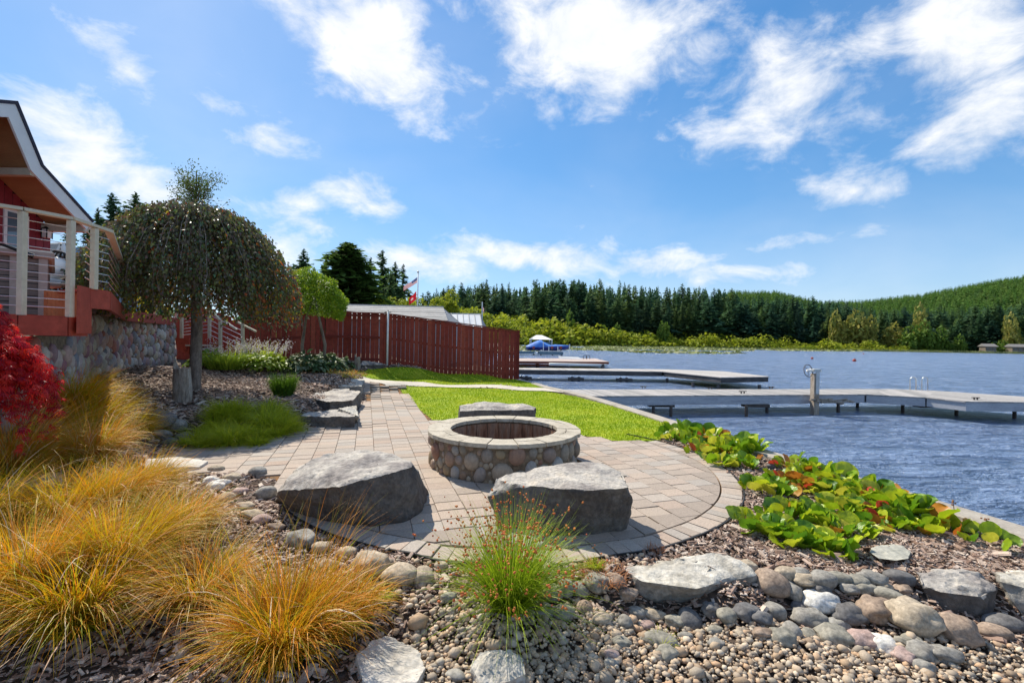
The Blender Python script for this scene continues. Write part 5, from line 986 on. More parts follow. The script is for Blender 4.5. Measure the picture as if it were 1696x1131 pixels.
ms = river_stone_meshes(6, 2, m_riverw); msv = [ico(1, i+3, .07, .9) for i in range(3)]
st = pack(WS[-1], 1.65, [(.12, .16), (.085, .115), (.05, .08), (.03, .045)], (2200, 3500, 3500, 2500), asp=(.55, .8)); st.sort(key=lambda q_: -q_[2]*q_[3]/wat(q_[0])[1]**2); spare = []
n_ = 0
for (s, z, w_, h_) in st:
    x, y = wat(s); g = hz(x, y)-.05; zt = ZF-.24 if s < WS[2]+.15 else ZB-.2
    if g+z+h_*.7 > zt: continue
    x2, y2 = wat(s+.05); x1, y1 = wat(s-.05); a = math.atan2(y2-y1, x2-x1)
    if n_ < 300: obj('wall_stone', random.choice(ms), None, base, (x, y, g+z), (0, rng.normal(0, .18), a), (w_*1.1, .05+w_*.25, h_*1.06)); n_ += 1
    else: spare.append((x, y, g+z, a, w_*1.1, h_*1.06))
if spare:
    A_ = np.array(spare); n = len(A_); Rm = np.zeros((n, 3, 3)); Rm[:, 0, 0] = Rm[:, 1, 1] = np.cos(A_[:, 3]); Rm[:, 0, 1] = -np.sin(A_[:, 3]); Rm[:, 1, 0] = np.sin(A_[:, 3]); Rm[:, 2, 2] = 1
    V, F, r = scatter(msv[0][0], msv[0][1], Rm, np.stack([A_[:, 4], A_[:, 4]*.3+.04, A_[:, 5]], 1), A_[:, :3]); tag(obj('small_wall_stones', mesh_np('small_wall_stones', V, F, {'rnd': r}, smooth=True), m_riverj, base), kind='stuff')

# house
house = thing('house', 'red house with cream gable boards behind the deck', 'house'); XG, XW = -11.1, -12.2
def prof(px, py): u = (px-848)/FPX; d = ray(px, py); t_ = XG/d.x; return Vector((XG, d.y*t_, EYE+d.z*t_))
B_, C_, D_ = prof(22, 173), prof(64, 275), prof(150, 369); C2 = prof(-40, 168); D2 = Vector((XG, C2.y-2.2, C2.z-2.4)); profile = [D2, C2, B_, C_, D_]
def nrm2(a, b_): return Vector((0, -(b_.z-a.z), b_.y-a.y)).normalized()
MT = []
for i, p in enumerate(profile):          # mitred offsets at every bend
    n1 = nrm2(profile[max(i-1, 0)], profile[max(i-1, 0)+1]); n2 = nrm2(profile[min(i, 3)], profile[min(i, 3)+1]); m_ = (n1+n2).normalized(); MT.append(m_/max(.5, m_.dot(n1)))
for i in range(4):
    a, b_, ma, mb_ = profile[i], profile[i+1], MT[i], MT[i+1]
    MB().prism([a, b_, b_+mb_*.07, a+ma*.07], (-9, 0, 0)).build('roof', m_roofd, house, loc=(.07, 0, 0))
    MB().prism([a-ma*.002, b_-mb_*.002, b_-mb_*.27, a-ma*.27], (.05, 0, 0)).build('barge_board', m_white, house)
    MB().prism([a-ma*.03, b_-mb_*.03, b_-mb_*.09, a-ma*.09], (XW-XG-.0, 0, 0)).build('soffit', m_soffit, house)
for p in (B_, C_, D_, C2): MB().box(((XG+XW)/2, p.y-(.12 if p is not B_ else 0), p.z-.2), (XG-XW, .14, .16)).build('lookout_beam', m_post, house)
MB().bar((XG, D_.y, D_.z-.1), (XG-9, D_.y, D_.z-.1), .05, .16).build('eave_board', m_white, house)
yy = D2.y+.4; ye = at_depth(84, 400, 1).x; ye = XW/ye
nbd = 24
for i in range(nbd):
    y0 = yy+(ye-yy)*i/nbd; y1 = yy+(ye-yy)*(i+1)/nbd; ym = (y0+y1)/2; zt = float(np.interp(ym, [p.y for p in profile], [p.z for p in profile]))-.1
    MB().prism([(XW, y0+.006, ZB-.5), (XW, y1-.006, ZB-.5), (XW, y1-.006, zt), (XW, y0+.006, zt)], (-.03, 0, 0)).build('siding_board', m_siding, house)
MB().prism([(XW-.04, yy, ZB-.5), (XW-.04, ye-.02, ZB-.5), (XW-.04, ye-.02, D_.z-.15), (XW-.04, yy, D_.z-.15)], (-6, 0, 0)).build('wall', m_siding, house)
wy0, wy1 = XW/at_depth(10, 380, 1).x, XW/at_depth(33, 380, 1).x; wz1 = EYE+(554-352)/FPX*wy0; wz0 = EYE+(554-415)/FPX*wy0
wf = MB().box((XW+.015, (wy0+wy1)/2, (wz0+wz1)/2), (.04, wy1-wy0+.14, wz1-wz0+.14)).build('window', m_white, house); MB().box((XW+.03, (wy0+wy1)/2, (wz0+wz1)/2), (.03, wy1-wy0, wz1-wz0)).build('pane', m_window, wf)
dy0, dy1 = XW/at_depth(39, 380, 1).x, XW/at_depth(45, 380, 1).x; MB().box((XW+.02, (dy0+dy1)/2, (ZB+wz1)/2), (.06, dy1-dy0, wz1-ZB)).build('corner_trim', m_white, house)
ly = XW/at_depth(70, 385, 1).x; lz = EYE+(554-388)/FPX*ly; lan = thing('wall_lantern', 'black wall lantern with pale glass on the red house wall', 'lantern', (XW+.12, ly, lz)); MB().box((0, 0, 0), (.13, .13, .22)).build('glass', m_white, lan)
for a in (-1, 1):
    for b_ in (-1, 1): MB().box((a*.07, b_*.07, 0), (.018, .018, .26)).build('frame_bar', m_black, lan)
MB().tube([(0, 0, .12), (0, 0, .2)], .11, 8, .02).build('lantern_cap', m_black, lan); MB().box((-.07, 0, .16), (.12, .03, .03)).build('bracket', m_black, lan)
# hot tub
tc_ = at_depth(80, 450, 6.4); tz = at_depth(50, 428, 6.3).z; ht = thing('hot_tub', 'covered hot tub with brown slatted sides on the lower deck', 'hot tub', (tc_.x, 6.4, 0), math.pi/4)
for k in range(9): z0 = ZF+.05+(tz-ZF-.05)*k/9; z1 = ZF+.05+(tz-ZF-.05)*(k+1)/9; MB().box((-1.1, 1.1, (z0+z1)/2), (2.2, 2.2, z1-z0-.012)).build('side_slat', m_tub, ht)
MB().box((-1.1, 1.1, (ZF+tz)/2), (2.17, 2.17, tz-ZF-.01)).build('shell', m_black, ht)
for x in (-.05, -.32, -1.1): MB().box((x, -.01, (ZF+tz)/2), (.09, .03, tz-ZF)).build('corner_strip', m_tubc, ht)
MB().box((-1.1, 1.1, tz+.06), (2.32, 2.32, .12)).build('cover', m_tubc, ht, bevel=.03)
a, b_ = Vector((-.9, -.2, tz+.32)), Vector((-.17, -.16, tz+.02)); MB().tube([a, b_], .022, 8).build('lifter_arm', m_black, ht); MB().tube([b_+Vector((-.1, 0, .04)), b_+Vector((.03, 0, -.01))], .035, 8).build('lifter_grip', m_black, ht)
# egg chair and screen
ch = thing('basket_chair', 'round black framed chair with patterned white cushions on the deck', 'chair', (at_depth(92, 450, 8.2).x, 8.2, 0)); cz = at_depth(92, 450, 8.2).z; cr = .3
for k in range(7): a = k*math.pi/7; MB().tube([(cr*math.cos(a)*math.sin(t_), .12*math.sin(a), cz+cr*1.25*math.cos(t_)) for t_ in np.linspace(0, 2*math.pi, 17)], .014, 5).build('hoop', m_black, ch)
V, F = ico(2, 5, .1); obj('cushion', mesh_np('cushion', V*np.array([.24, .12, .2]), F, smooth=True), m_white, ch, (0, .02, cz+.06)); obj('seat_cushion', mesh_np('seat_cushion', V*np.array([.26, .18, .09]), F, smooth=True), m_white, ch, (0, -.05, cz-.22)); MB().tube([(0, 0, ZB), (0, 0, cz-.3)], .03, 8).build('stand', m_black, ch)
sc = thing('privacy_screen', 'dark brown horizontal board screen at the back of the deck', 'screen'); xa, xb = at_depth(101, 440, 9.2).x, at_depth(147, 440, 9.2).x; z0, z1 = ZB, at_depth(130, 424, 9.2).z
for k in range(6): MB().box(((xa+xb)/2, 9.2, z0+(z1-z0)*(k+.5)/6), (xb-xa, .03, (z1-z0)/6-.012)).build('board', m_brown, sc)
for x in (xa+.05, xb-.05): MB().box((x, 9.25, (z0+z1)/2), (.08, .05, z1-z0)).build('post', m_brown, sc)
m_bluewall = M('blue_wall', [(.2,.3,.4)], rough=.8)
nb = thing('neighbour_house', 'small blue gabled house with grey roof seen between the deck posts', 'house'); Y = 30; p0, p1, pk = at_depth(92, 428, Y), at_depth(112, 428, Y), at_depth(106, 406, Y); gz = hz(p0.x, Y)
MB().prism([(p0.x, Y, gz), (p1.x, Y, gz), (p1.x, Y, p1.z), (pk.x, Y, pk.z), (p0.x, Y, p0.z)], (0, 6, 0)).build('wall', m_bluewall, nb)
for a, b_ in ((p0, pk), (p1, pk)): MB().bar(a+Vector((0, -.1, 0)), b_+Vector((0, -.1, .05)), .2, .16).build('barge_board', m_white, nb)
lf = Vector((-5, 1.0, 0)); b = MB(); b.prism([pk+Vector((0, 0, .1)), p0+Vector((-.2, 0, .0)), p0+lf+Vector((0, 0, .0)), pk+lf+Vector((0, 0, .1))], (0, .1, .1)); b.build('roof', m_shing, nb)
for k in (-1, 1): MB().box(((p0.x+p1.x)/2+k*.2, Y-.03, p0.z-.3), (.25, .05, .6)).build('window', m_window, nb)

# stairs behind the weeping tree
stp = thing('stairs', 'red wooden stairs with white posts and cable rail behind the weeping tree', 'stairs'); YS = 14.6
q = lambda px, py, dy=0: at_depth(px, py, YS+dy)
a, b_ = q(288, 512), q(400, 590); MB().prism([q(290, 560), q(313, 560), q(313, 587), q(292, 575)], (0, .08, 0)).build('skirt', m_red, stp)
for k in range(9):
    xa, xb = 292+k*13, 304+k*13; yt = 512+max(0, k-4)*6; MB().prism([q(xa, 612, .9), q(xb, 612, .9), q(xb, yt, .9), q(xa, yt, .9)], (0, .05, 0)).build('wall_board', m_red, stp)
for k in range(6):
    p = q(320+k*13, 572+k*6, .1); MB().box((p.x, p.y+.3, p.z), (.3, .9, .05)).build('tread', m_conc, stp); MB().box((p.x-.13, p.y+.3, p.z-.09), (.03, .9, .16)).build('riser', m_red, stp)
for px, y0, y1, dy in ((301,526,560,0), (347,510,560,.2), (365,532,586,-.4), (402,536,592,-.5)): MB().bar(q(px, y1, dy), q(px, y0, dy), .075).build('post', m_post, stp)
for (xa, ya, xb, yb, dy) in ((345,512,392,546,0), (392,533,424,549,-.4), (364,530,348,512,-.2)): MB().bar(q(xa, ya, dy), q(xb, yb, dy), .07, .05).build('hand_rail', m_post, stp)
for k in range(6): MB().tube([q(301, 530+k*5, 0), q(347, 520+k*6, .2)], .008, 5).build('cable', m_alu, stp)
for k in range(5): MB().tube([q(347, 522+k*8, 0), q(402, 548+k*8, -.4)], .008, 5).build('cable', m_alu, stp)
# driftwood stumps
def stump(px0, px1, pytop, pybase, label, D=None):
    p = on_ground((px0+px1)/2, pybase) if D is None else at_depth((px0+px1)/2, pybase, D); p.z = hz(p.x, p.y); wd = (px1-px0)/FPX*p.y; H = (pybase-pytop)/FPX*p.y; b = bmesh.new(); n = 26; lev = 12; rings = []
    for j in range(lev+1):
        ring = []
        for k in range(n):
            a = 2*math.pi*k/n; rr = wd/2*(1.02-.12*j/lev)*(1+.14*noise.noise(Vector((math.cos(a)*2.2, math.sin(a)*2.2, j*.12)))+.09*noise.noise(Vector((math.cos(a)*7, math.sin(a)*7, j*.05))))
            tz_ = H*j/lev; 
            if j == lev: tz_ *= (.84+.3*noise.noise(Vector((math.cos(a)*1.7+3, math.sin(a)*1.7, 4)))+(.16 if math.cos(a) < -.6 else 0))
            ring.append(b.verts.new((rr*math.cos(a), rr*math.sin(a)*.8, tz_-.06)))
        rings.append(ring)
    for A_, B2 in zip(rings, rings[1:]):
        for k in range(n): b.faces.new((A_[k], A_[(k+1) % n], B2[(k+1) % n], B2[k]))
    c = b.verts.new((0, 0, H*.68))
    for k in range(n): b.faces.new((rings[-1][k], rings[-1][(k+1) % n], c))
    me = bpy.data.meshes.new('stump'); b.to_mesh(me); b.free(); me.shade_smooth(); me.set_sharp_from_angle(angle=.6); tag(obj('stump', me, m_oldwood, None, (p.x, p.y, p.z)), label, 'stump')
stump(287, 315, 600, 664, 'grey weathered driftwood stump in the mulch beside the weeping tree trunk')
stump(587, 597, 572, 597, 'small split grey stump at the foot of the fence', 16.4)
# ================================================================ plants
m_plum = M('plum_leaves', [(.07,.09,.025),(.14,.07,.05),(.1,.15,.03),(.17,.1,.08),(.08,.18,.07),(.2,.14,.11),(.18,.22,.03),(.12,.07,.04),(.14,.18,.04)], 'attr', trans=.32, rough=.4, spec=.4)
m_plumyoung = M('plum_young_leaves', [(.2,.26,.02),(.32,.3,.03),(.45,.16,.03),(.4,.07,.03)], 'attr', trans=.45, rough=.45)  # young leaves in their own yellow, orange and red
m_bark = M('tree_bark', [(.11,.085,.07),(.2,.16,.13),(.28,.23,.2)], scale=9, stretch=(1,1,.35), mott=.35, mscale=40, bump=.8, bscale=35, rough=.9)
m_maple = M('ball_maple_leaves', [(.14,.24,.015),(.24,.36,.02),(.34,.42,.03)], 'attr', trans=.4, rough=.5)
m_birch = M('thin_tree_leaves', [(.08,.13,.02),(.13,.19,.03),(.1,.12,.04)], 'attr', trans=.35, rough=.6)
m_redm = M('red_maple_leaves', [(.22,.004,.02),(.5,.01,.02),(.7,.02,.02),(.75,.06,.03),(.34,.01,.04)], 'attr', trans=.5, rough=.4)
m_orangeg = M('orange_grass', [(.08,.15,.008),(.2,.28,.01),(.42,.34,.012),(.1,.17,.008),(.5,.24,.012),(.16,.24,.01)], 'attr', tips=[(.9,.26,.008),(.6,.5,.015),(.95,.36,.01),(.36,.45,.015),(.95,.26,.01),(.8,.4,.06),(.85,.65,.35)], trans=.4, rough=.5)
m_seedy = M('rust_weed', [(.3,.12,.05),(.5,.22,.1),(.4,.28,.06)], 'attr', trans=.3, rough=.7)
m_straw = M('straw_blades', [(.5,.3,.1),(.75,.6,.38),(.6,.22,.05),(.8,.72,.55)], 'attr', trans=.35, rough=.5)
m_rush = M('rush_grass', [(.1,.2,.01),(.22,.34,.012),(.32,.42,.02)], 'attr', tips=[(.3,.45,.015),(.46,.55,.02),(.6,.6,.15)], trans=.4, rough=.45)
m_seed = M('rush_seeds', [(.5,.11,.03),(.62,.2,.05),(.38,.08,.03)], 'attr', rough=.7)
m_mondo = M('low_green_grass', [(.16,.25,.012),(.28,.38,.015),(.38,.45,.02)], 'attr', tips=[(.44,.5,.02),(.62,.6,.03),(.5,.52,.02)], trans=.5, rough=.5)
m_tuft = M('iris_tuft', [(.04,.11,.012),(.08,.17,.015)], 'attr', tips=[(.1,.2,.015),(.17,.28,.02)], trans=.4, rough=.45)
m_hostag = M('hosta_bright', [(.16,.26,.02),(.26,.36,.03),(.36,.42,.06)], 'attr', trans=.4, rough=.45)
m_hostad = M('hosta_dark', [(.04,.09,.03),(.07,.13,.045),(.12,.18,.06),(.3,.34,.22)], 'attr', trans=.25, rough=.5)
m_flower = M('pale_flowers', [(.55,.5,.57),(.75,.7,.72),(.4,.32,.3)], 'attr', trans=.3, rough=.6)
m_cover = M('yellow_ground_cover', [(.2,.26,.02),(.38,.36,.04),(.5,.3,.06),(.5,.16,.05)], 'attr', trans=.3, rough=.6)
m_berg = M('bergenia_leaf', [(.07,.18,.012),(.15,.3,.01),(.32,.45,.012),(.48,.54,.02),(.1,.24,.012),(.44,.52,.02),(.58,.55,.05),(.26,.4,.015),(.13,.27,.015)], 'rand', mott=.2, mscale=14, trans=.4, rough=.36, spec=.5, bump=.5, bscale=30)
m_bergo = M('bergenia_leaf_red', [(.5,.12,.02),(.42,.25,.02),(.5,.05,.03),(.55,.3,.03),(.3,.08,.03)], 'rand', mott=.2, mscale=14, trans=.35, rough=.35)
m_stalk = M('dry_stalk', [(.2,.09,.05),(.3,.16,.08)], scale=9, rough=.8)
LEAF = np.array([(0, 0, 0), (.28, .4, .05), (0, 1, -.05), (-.28, .4, .05)])       # folded along the midrib
def leaf_cloud(P, size, seed_r=None, tilt=.9, hang=None, elong=1.0):
    n = len(P); s = size if np.ndim(size) else np.full(n, size); V0 = LEAF*[1, elong, 1]; F0 = np.array([(0, 1, 2), (0, 2, 3)])
    Rm = rand_rot(n, tilt)
    if hang is not None:      # y axis of the leaf points along hang
        yv = hang+rng.normal(0, .35, (n, 3)); yv /= np.linalg.norm(yv, axis=1)[:, None]; xv = np.cross(yv, rng.normal(0, 1, (n, 3))); xv /= np.linalg.norm(xv, axis=1)[:, None]; Rm = np.stack([xv, yv, np.cross(xv, yv)], 2)
    return scatter(V0, F0, Rm, np.stack([s, s, s], 1), P, seed_r)

def weeping_tree():
    g = on_ground(322, 646); D = g.y; px2m = D/FPX; top = at_depth(330, 346, D).z; t = thing('weeping_tree', 'umbrella shaped weeping tree with dark purple leaves in the mulch bed', 'tree', tuple(g))
    cx = at_depth(324, 450, D).x-g.x; RX = 155*px2m; H = top-g.z
    MB().tube([(0, 0, -.1), (.01, 0, .15), (.02, .02, H*.35), (-.02, 0, H*.62), (.02, .02, H*.8)], [.15, .115, .105, .1, .08], 14).build('trunk', m_bark, t, smooth=True)
    P = []; HG = []; kind = []; twigs = MB()
    zb = at_depth(330, 508, D).z-g.z
    for k in range(1000):
        a = rng.uniform(0, 2*math.pi); reach = rng.uniform(.1, 1)**.55; ca, sa = math.cos(a), math.sin(a); rx = RX*(1.0+.06*noise.noise(Vector((ca*2, sa*2, 9)))); drop = zb+rng.uniform(-.25, .75)*(1 if ca < .3 else .9)-(.16 if ca > .5 else 0)+.25*noise.noise(Vector((ca*3, sa*3, 0)))
        pts = []; z0 = H*.8; tint = rng.uniform() < .07; reach *= 1+.1*max(0, rng.normal()-1)
        for u in np.linspace(.1, 1, 9):
            r = reach*u; z = z0+(H-z0+.05*rng.normal())*math.sin(min(1, u*1.6)*math.pi/2)-(H*.4)*(r**2.5)+.02*rng.normal(); pts.append((cx+ca*r*rx, sa*r*rx*.95, z))
        x, y, z = pts[-1]; sw = rng.normal(0, .03, 2)
        while z > drop: z -= .07; x += sw[0]*.3+ca*.004; y += sw[1]*.3; pts.append((x+rng.normal(0, .012), y+rng.normal(0, .012), z))
        for i in range(2, len(pts)):
            if reach < .5 and i < 5 and rng.uniform() < .5: continue
            for _ in range(2):
                f = rng.uniform(0, 1); p = np.array(pts[i-1])*(1-f)+np.array(pts[i])*f+rng.normal(0, .035, 3); P.append(p); HG.append((ca*.45, sa*.45, -.9)); edge_ = (abs(p[0]-cx)/RX)
                side = -1 if p[0] < cx else 1; is_young = rng.uniform() < (.02+(.5 if tint else 0)+(.6 if (edge_ > .8 and side < 0) else 0)+(.22 if (edge_ > .88 and side > 0) else 0)+(.2 if p[2] < zb+.22 and rng.uniform() < .5 else 0)); kind.append((is_young, side, edge_))
        if k % 9 == 0: twigs.tube(pts[::3]+[pts[-1]], .008, 4, .002)
    twigs.build('branch', m_bark, t); P = np.array(P); HG = np.array(HG); is_young = np.array([k[0] for k in kind]); side = np.array([k[1] for k in kind])
    s = rng.uniform(.055, .1, len(P)); V, F, r = leaf_cloud(P[~is_young], s[~is_young], hang=HG[~is_young]); obj('crown', mesh_np('crown', V, F, {'rnd': r}), m_plum, t)
    rr = np.where(side[is_young] < 0, rng.uniform(0, .5, is_young.sum()), rng.uniform(.35, 1, is_young.sum())); V, F, r = leaf_cloud(P[is_young], s[is_young], rr, hang=HG[is_young]); tag(obj('young_leaves', mesh_np('young_leaves', V, F, {'rnd': r}), m_plumyoung, t), 'yellow, orange and red leaves at the rim of the crown')
weeping_tree()

def ball_maple():
    D = 14.6; g = at_depth(520, 560, D); gz = hz(g.x, D); t = thing('ball_maple', 'round clipped green maple on two thin trunks before the fence', 'tree', (g.x, D, gz)); c = at_depth(522, 503, D); cz = c.z-gz; Rr = 48/FPX*D
    n = 17000; d = rng.normal(0, 1, (n, 3)); d /= np.linalg.norm(d, axis=1)[:, None]; k = d[:, 2] > -.42; d = d[k]; n = len(d); q_ = rng.uniform(.75, 1.0, n); bump_ = np.array([1+.2*noise.noise(Vector(v)*2.4) for v in d])
    P = d*(Rr*q_*bump_)[:, None]*[1.0, 1, 1.08]; P[:, 2] += cz+np.where(P[:, 0] > 0, -.1*P[:, 0]/Rr, .1); hang = d*[1, 1, .2]-[0, 0, .5]; V, F, r = leaf_cloud(P, rng.uniform(.05, .1, n), hang=hang, elong=1.0); obj('crown', mesh_np('crown', V, F, {'rnd': r}), m_maple, t)
    for dx, lean in ((-.35, -.15), (.3, .25)): MB().tube([(dx, 0, -.1), (dx+lean*.2, .02, cz*.4), (dx+lean*-.6, 0, cz*.8), (0, 0, cz*1.1)], .06, 8, .03).build('trunk', m_bark, t, smooth=True)
    g2 = at_depth(508, 465, 19); z2 = hz(g2.x, 19)
ball_maple()

def thin_tree():
    D = 17; g = at_depth(322, 480, D); gz = hz(g.x, D); t = thing('birch_tree', 'thin airy young tree rising behind the weeping tree', 'tree', (g.x, D, gz)); top = at_depth(325, 268, D).z-gz; R_ = 48/FPX*D; MB().tube([(0, 0, -.1), (.05, 0, top*.5), (0, 0, top*.95)], .1, 8, .02).build('trunk', m_bark, t)
    P = []; tw = MB(); sd_ = [g_ for g_ in range(46)]
    for k in range(64):
        z0 = top*rng.uniform(.45, .85); a = rng.uniform(0, 6.28); L = R_*rng.uniform(.5, 1.15)*(1.25-.7*(z0/top)); e = (math.cos(a)*L, math.sin(a)*L, z0+L*rng.uniform(1.0, 1.7)); e = (e[0], e[1], min(e[2], top*rng.uniform(.93, 1.0))); tw.tube([(0, 0, z0), ((e[0])*.5, e[1]*.5, (z0+e[2])/2+.02), e], .02, 4, .004)
        for _ in range(85): f = rng.uniform(.15, 1.02); P.append((e[0]*f+rng.normal(0, .11), e[1]*f+rng.normal(0, .11), z0+(e[2]-z0)*f+rng.normal(0, .11)))
    tw.build('branch', m_bark, t); V, F, r = leaf_cloud(np.array(P), rng.uniform(.055, .1, len(P)), tilt=1.2); obj('crown', mesh_np('crown', V, F, {'rnd': r}), m_birch, t)
thin_tree()

def red_maple():
    D = 4.25; c = at_depth(-62, 640, D); g = hz(c.x, D); t = thing('red_maple', 'cascading crimson laceleaf maple at the left edge above the grasses', 'tree', (c.x, D, g)); top = at_depth(0, 487, D).z-g; RX = 116/FPX*D
    MB().tube([(0, 0, -.1), (.08, 0, top*.45), (-.05, 0, top*.8)], .07, 8, .03).build('trunk', m_bark, t, smooth=True)
    # one leaf: five to seven thread-like lobes fanned from the stalk
    lob = []; fa = []
    for k, a in enumerate(np.linspace(-1.25, 1.25, 7)):
        L = 1-.32*abs(a); d = np.array((math.sin(a), math.cos(a), -.35*abs(a)-.1)); p = np.array((math.cos(a), -math.sin(a), 0))*.055; b0 = len(lob); lob += [np.zeros(3), d*L*.45+p, d*L+np.array((0, 0, -.16)), d*L*.45-p]; fa.append((b0, b0+1, b0+2, b0+3))
    V0, F0 = np.array(lob), np.array(fa); P = []; Y = []
    for k in range(210):                  # cascading sprays
        a = rng.uniform(0, 2*math.pi); ca, sa = math.cos(a), math.sin(a); reach = rng.uniform(.25, 1.0)**.7; n = 26; zt = top*(1-.08*rng.uniform())*(1-.38*reach**2); zend = max(top*.1, zt-rng.uniform(.15, .75))
        layer = noise.noise(Vector((ca*2, sa*2, reach*3)))
        for u in np.linspace(.35, 1, n):
            r = reach*min(1, u*1.25)*(1+.08*layer); z = zt-(zt-zend)*max(0, u-.55)/.45; P.append((ca*r*RX+rng.normal(0, .03), sa*r*RX+rng.normal(0, .03), z+rng.normal(0, .025)+.05*layer)); Y.append((ca*.8, sa*.8, -.75))
    P = np.array(P); Y = np.array(Y)+rng.normal(0, .35, (len(P), 3)); n = len(P); Y /= np.linalg.norm(Y, axis=1)[:, None]; up = np.tile((0., 0., 1.), (n, 1))+rng.normal(0, .3, (n, 3)); X = np.cross(Y, up); X /= np.linalg.norm(X, axis=1)[:, None]; Rm = np.stack([X, Y, np.cross(X, Y)], 2); s = rng.uniform(.05, .095, n)
    V, F, r = scatter(V0, F0, Rm, np.stack([s, s*1.25, s], 1), P); obj('crown', mesh_np('crown', V, F, {'rnd': r}), m_redm, t)
red_maple()

def clump(px, py, L, n, mat, name, label, cat, spread=.12, lean=(0, 0), th=(.15, .9), curl=(.4, 2.2), w=.005, seg=7, extra=None, at=None):
    p = Vector((at[0], at[1], hz(*at))) if at else on_ground(px, py); a = rng.uniform(0, 2*np.pi, n); rr = spread*np.sqrt(rng.uniform(0, 1, n)); root = np.stack([rr*np.cos(a), rr*np.sin(a), np.zeros(n)], 1)
    phi = a+rng.normal(0, .8, n); vx, vy = np.cos(phi)+lean[0], np.sin(phi)+lean[1]; phi = np.arctan2(vy, vx); Ls = L*rng.uniform(.55, 1.15, n); zl = -.0
    V, F, r, tt = blades(root, phi, rng.uniform(*th, n)*rng.uniform(.3, 1, n), rng.uniform(*curl, n), Ls, rng.uniform(.6, 1.3, n)*w, seg, seed_r=np.clip(rng.uniform(0, .6, n)+rng.choice([0, .12, .25, .4]), 0, 1), zmin=np.full(n, zl))
    o = obj(name, mesh_np(name, V, F, {'rnd': r, 'tt': tt}), mat, None, tuple(p)); tag(o, label, cat); return p, o
OG = [(20,800,.95,2400,'tall gold sedge rising in front of the red maple at the left edge',(.35,.1)),(150,730,.75,2400,'tall golden sedge between the maple and the stone wall',(.3,.1)),(470,1090,.54,3000,'orange sedge clump in the front centre of the picture',(0,.1)),(40,1010,.72,3600,'largest orange and green sedge clump in the bottom left corner',(.2,.1)),(200,960,.66,3400,'orange sedge clump left of centre with straw tips arching right',(.35,.1)),
      (300,900,.5,2000,'golden sedge clump in front of the pale slab',(.3,0)),(110,880,.6,3000,'yellow orange sedge clump just in front of the red maple',(.3,.2)),(235,830,.52,2600,'green and gold sedge clump left of the pale slab',(.4,.1)),
      (150,770,.62,2800,'gold sedge clump behind the red maple foot',(.3,.1)),(215,730,.55,2400,'yellow green sedge clump beside the large bluish stone',(.5,-.1)),(120,690,.72,2800,'gold sedge clump below the stone wall',(.3,0)),(85,640,.8,2600,'rust gold sedge clump directly under the deck corner',(.3,0)),(-40,900,.66,2200,'orange sedge clump at the left edge of the picture',(.3,0)),
      (180,860,.58,2600,'green gold sedge clump between the maple and the pale slab',(.5,.15)),(60,790,.5,2200,'sedge clump at the very foot of the red maple',(.3,0)),(130,1040,.6,2600,'orange sedge clump low in the bottom left',(.3,-.1)),(190,690,.52,1700,'gold sedge clump left of the large bluish stone',(.4,0)),
      (330,1010,.5,2000,'low orange sedge clump between the two front clumps',(.1,-.3)),(560,1040,.4,1300,'thin straw coloured sedge right of the front orange clump',(.4,.2))]
for px, py, L, n, lab, ln_ in OG:
    t_ = thing('orange_sedge', lab, 'grass clump', tuple(on_ground(px, py))); n = int(n*.66)
    clump(px, py, L, n, m_orangeg, 'foliage', None, None, .14, ln_, w=.0056)
    clump(px, py, L*1.2, 70, m_straw, 'dry_blades', None, None, .13, ln_, (.2, 1.0), (.6, 2.4), .0065)
# upright orange tips reaching across the boulder
clump(470, 1040, .78, 150, m_orangeg, 'orange_sedge', 'sparse tall orange blades standing before the left seat boulder', 'grass clump', .3, (0, .1), (.05, .5), (.3, 1.2), .0038)
# green rush with russet seed heads
p, o = clump(845, 1010, .62, 1250, m_rush, 'foliage', None, None, .1, (.25, .0), (.2, 1.25), (.4, 1.6), .0046)
t = thing('rush_clump', 'bright green rush with russet seed heads in front of the right seat boulder', 'rush', tuple(p)); o.parent = t; o.location = (0, 0, 0); n = 300; a = rng.uniform(0, 6.28, n); root = np.stack([.06*np.cos(a), .06*np.sin(a), 0*a], 1); V, F, r, tt = blades(root, a, rng.uniform(.05, 1.05, n), rng.uniform(0, .35, n), rng.uniform(.5, .82, n), np.full(n, .0038), 6); obj('stem', mesh_np('stem', V, F, {'rnd': r, 'tt': tt*.6}), m_rush, t)['kind'] = 'stuff'
tips = V.reshape(n, 7, 2, 3).mean(2); S_ = []
for i in range(n):
    for _ in range(rng.integers(1, 5)): k = rng.uniform(3.4, 5.8); i0 = int(k); S_.append(tips[i, i0]*(1-k+i0)+tips[i, i0+1]*(k-i0)+rng.normal(0, .006, 3))
S_ = np.array(S_); v0, f0 = ico(1, 1, .2); s = rng.uniform(.004, .009, len(S_)); V, F, r = scatter(v0, f0, rand_rot(len(S_), 1), np.stack([s, s, s*1.3], 1), S_); obj('seed_heads', mesh_np('seed_heads', V, F, {'rnd': r}), m_seed, t)['kind'] = 'stuff'
# small weeds
for px, py, L, n, lab in ((630,1000,.14,120,'low green weed among the stones right of the orange clump'),(1098,1075,.12,60,'tiny green weed growing in the gravel'),(985,945,.1,150,'low green and orange weed at the left end of the long wedge boulder')): clump(px, py, L, n, m_mondo, 'weed', lab, 'weed', .04, w=.005, seg=4)

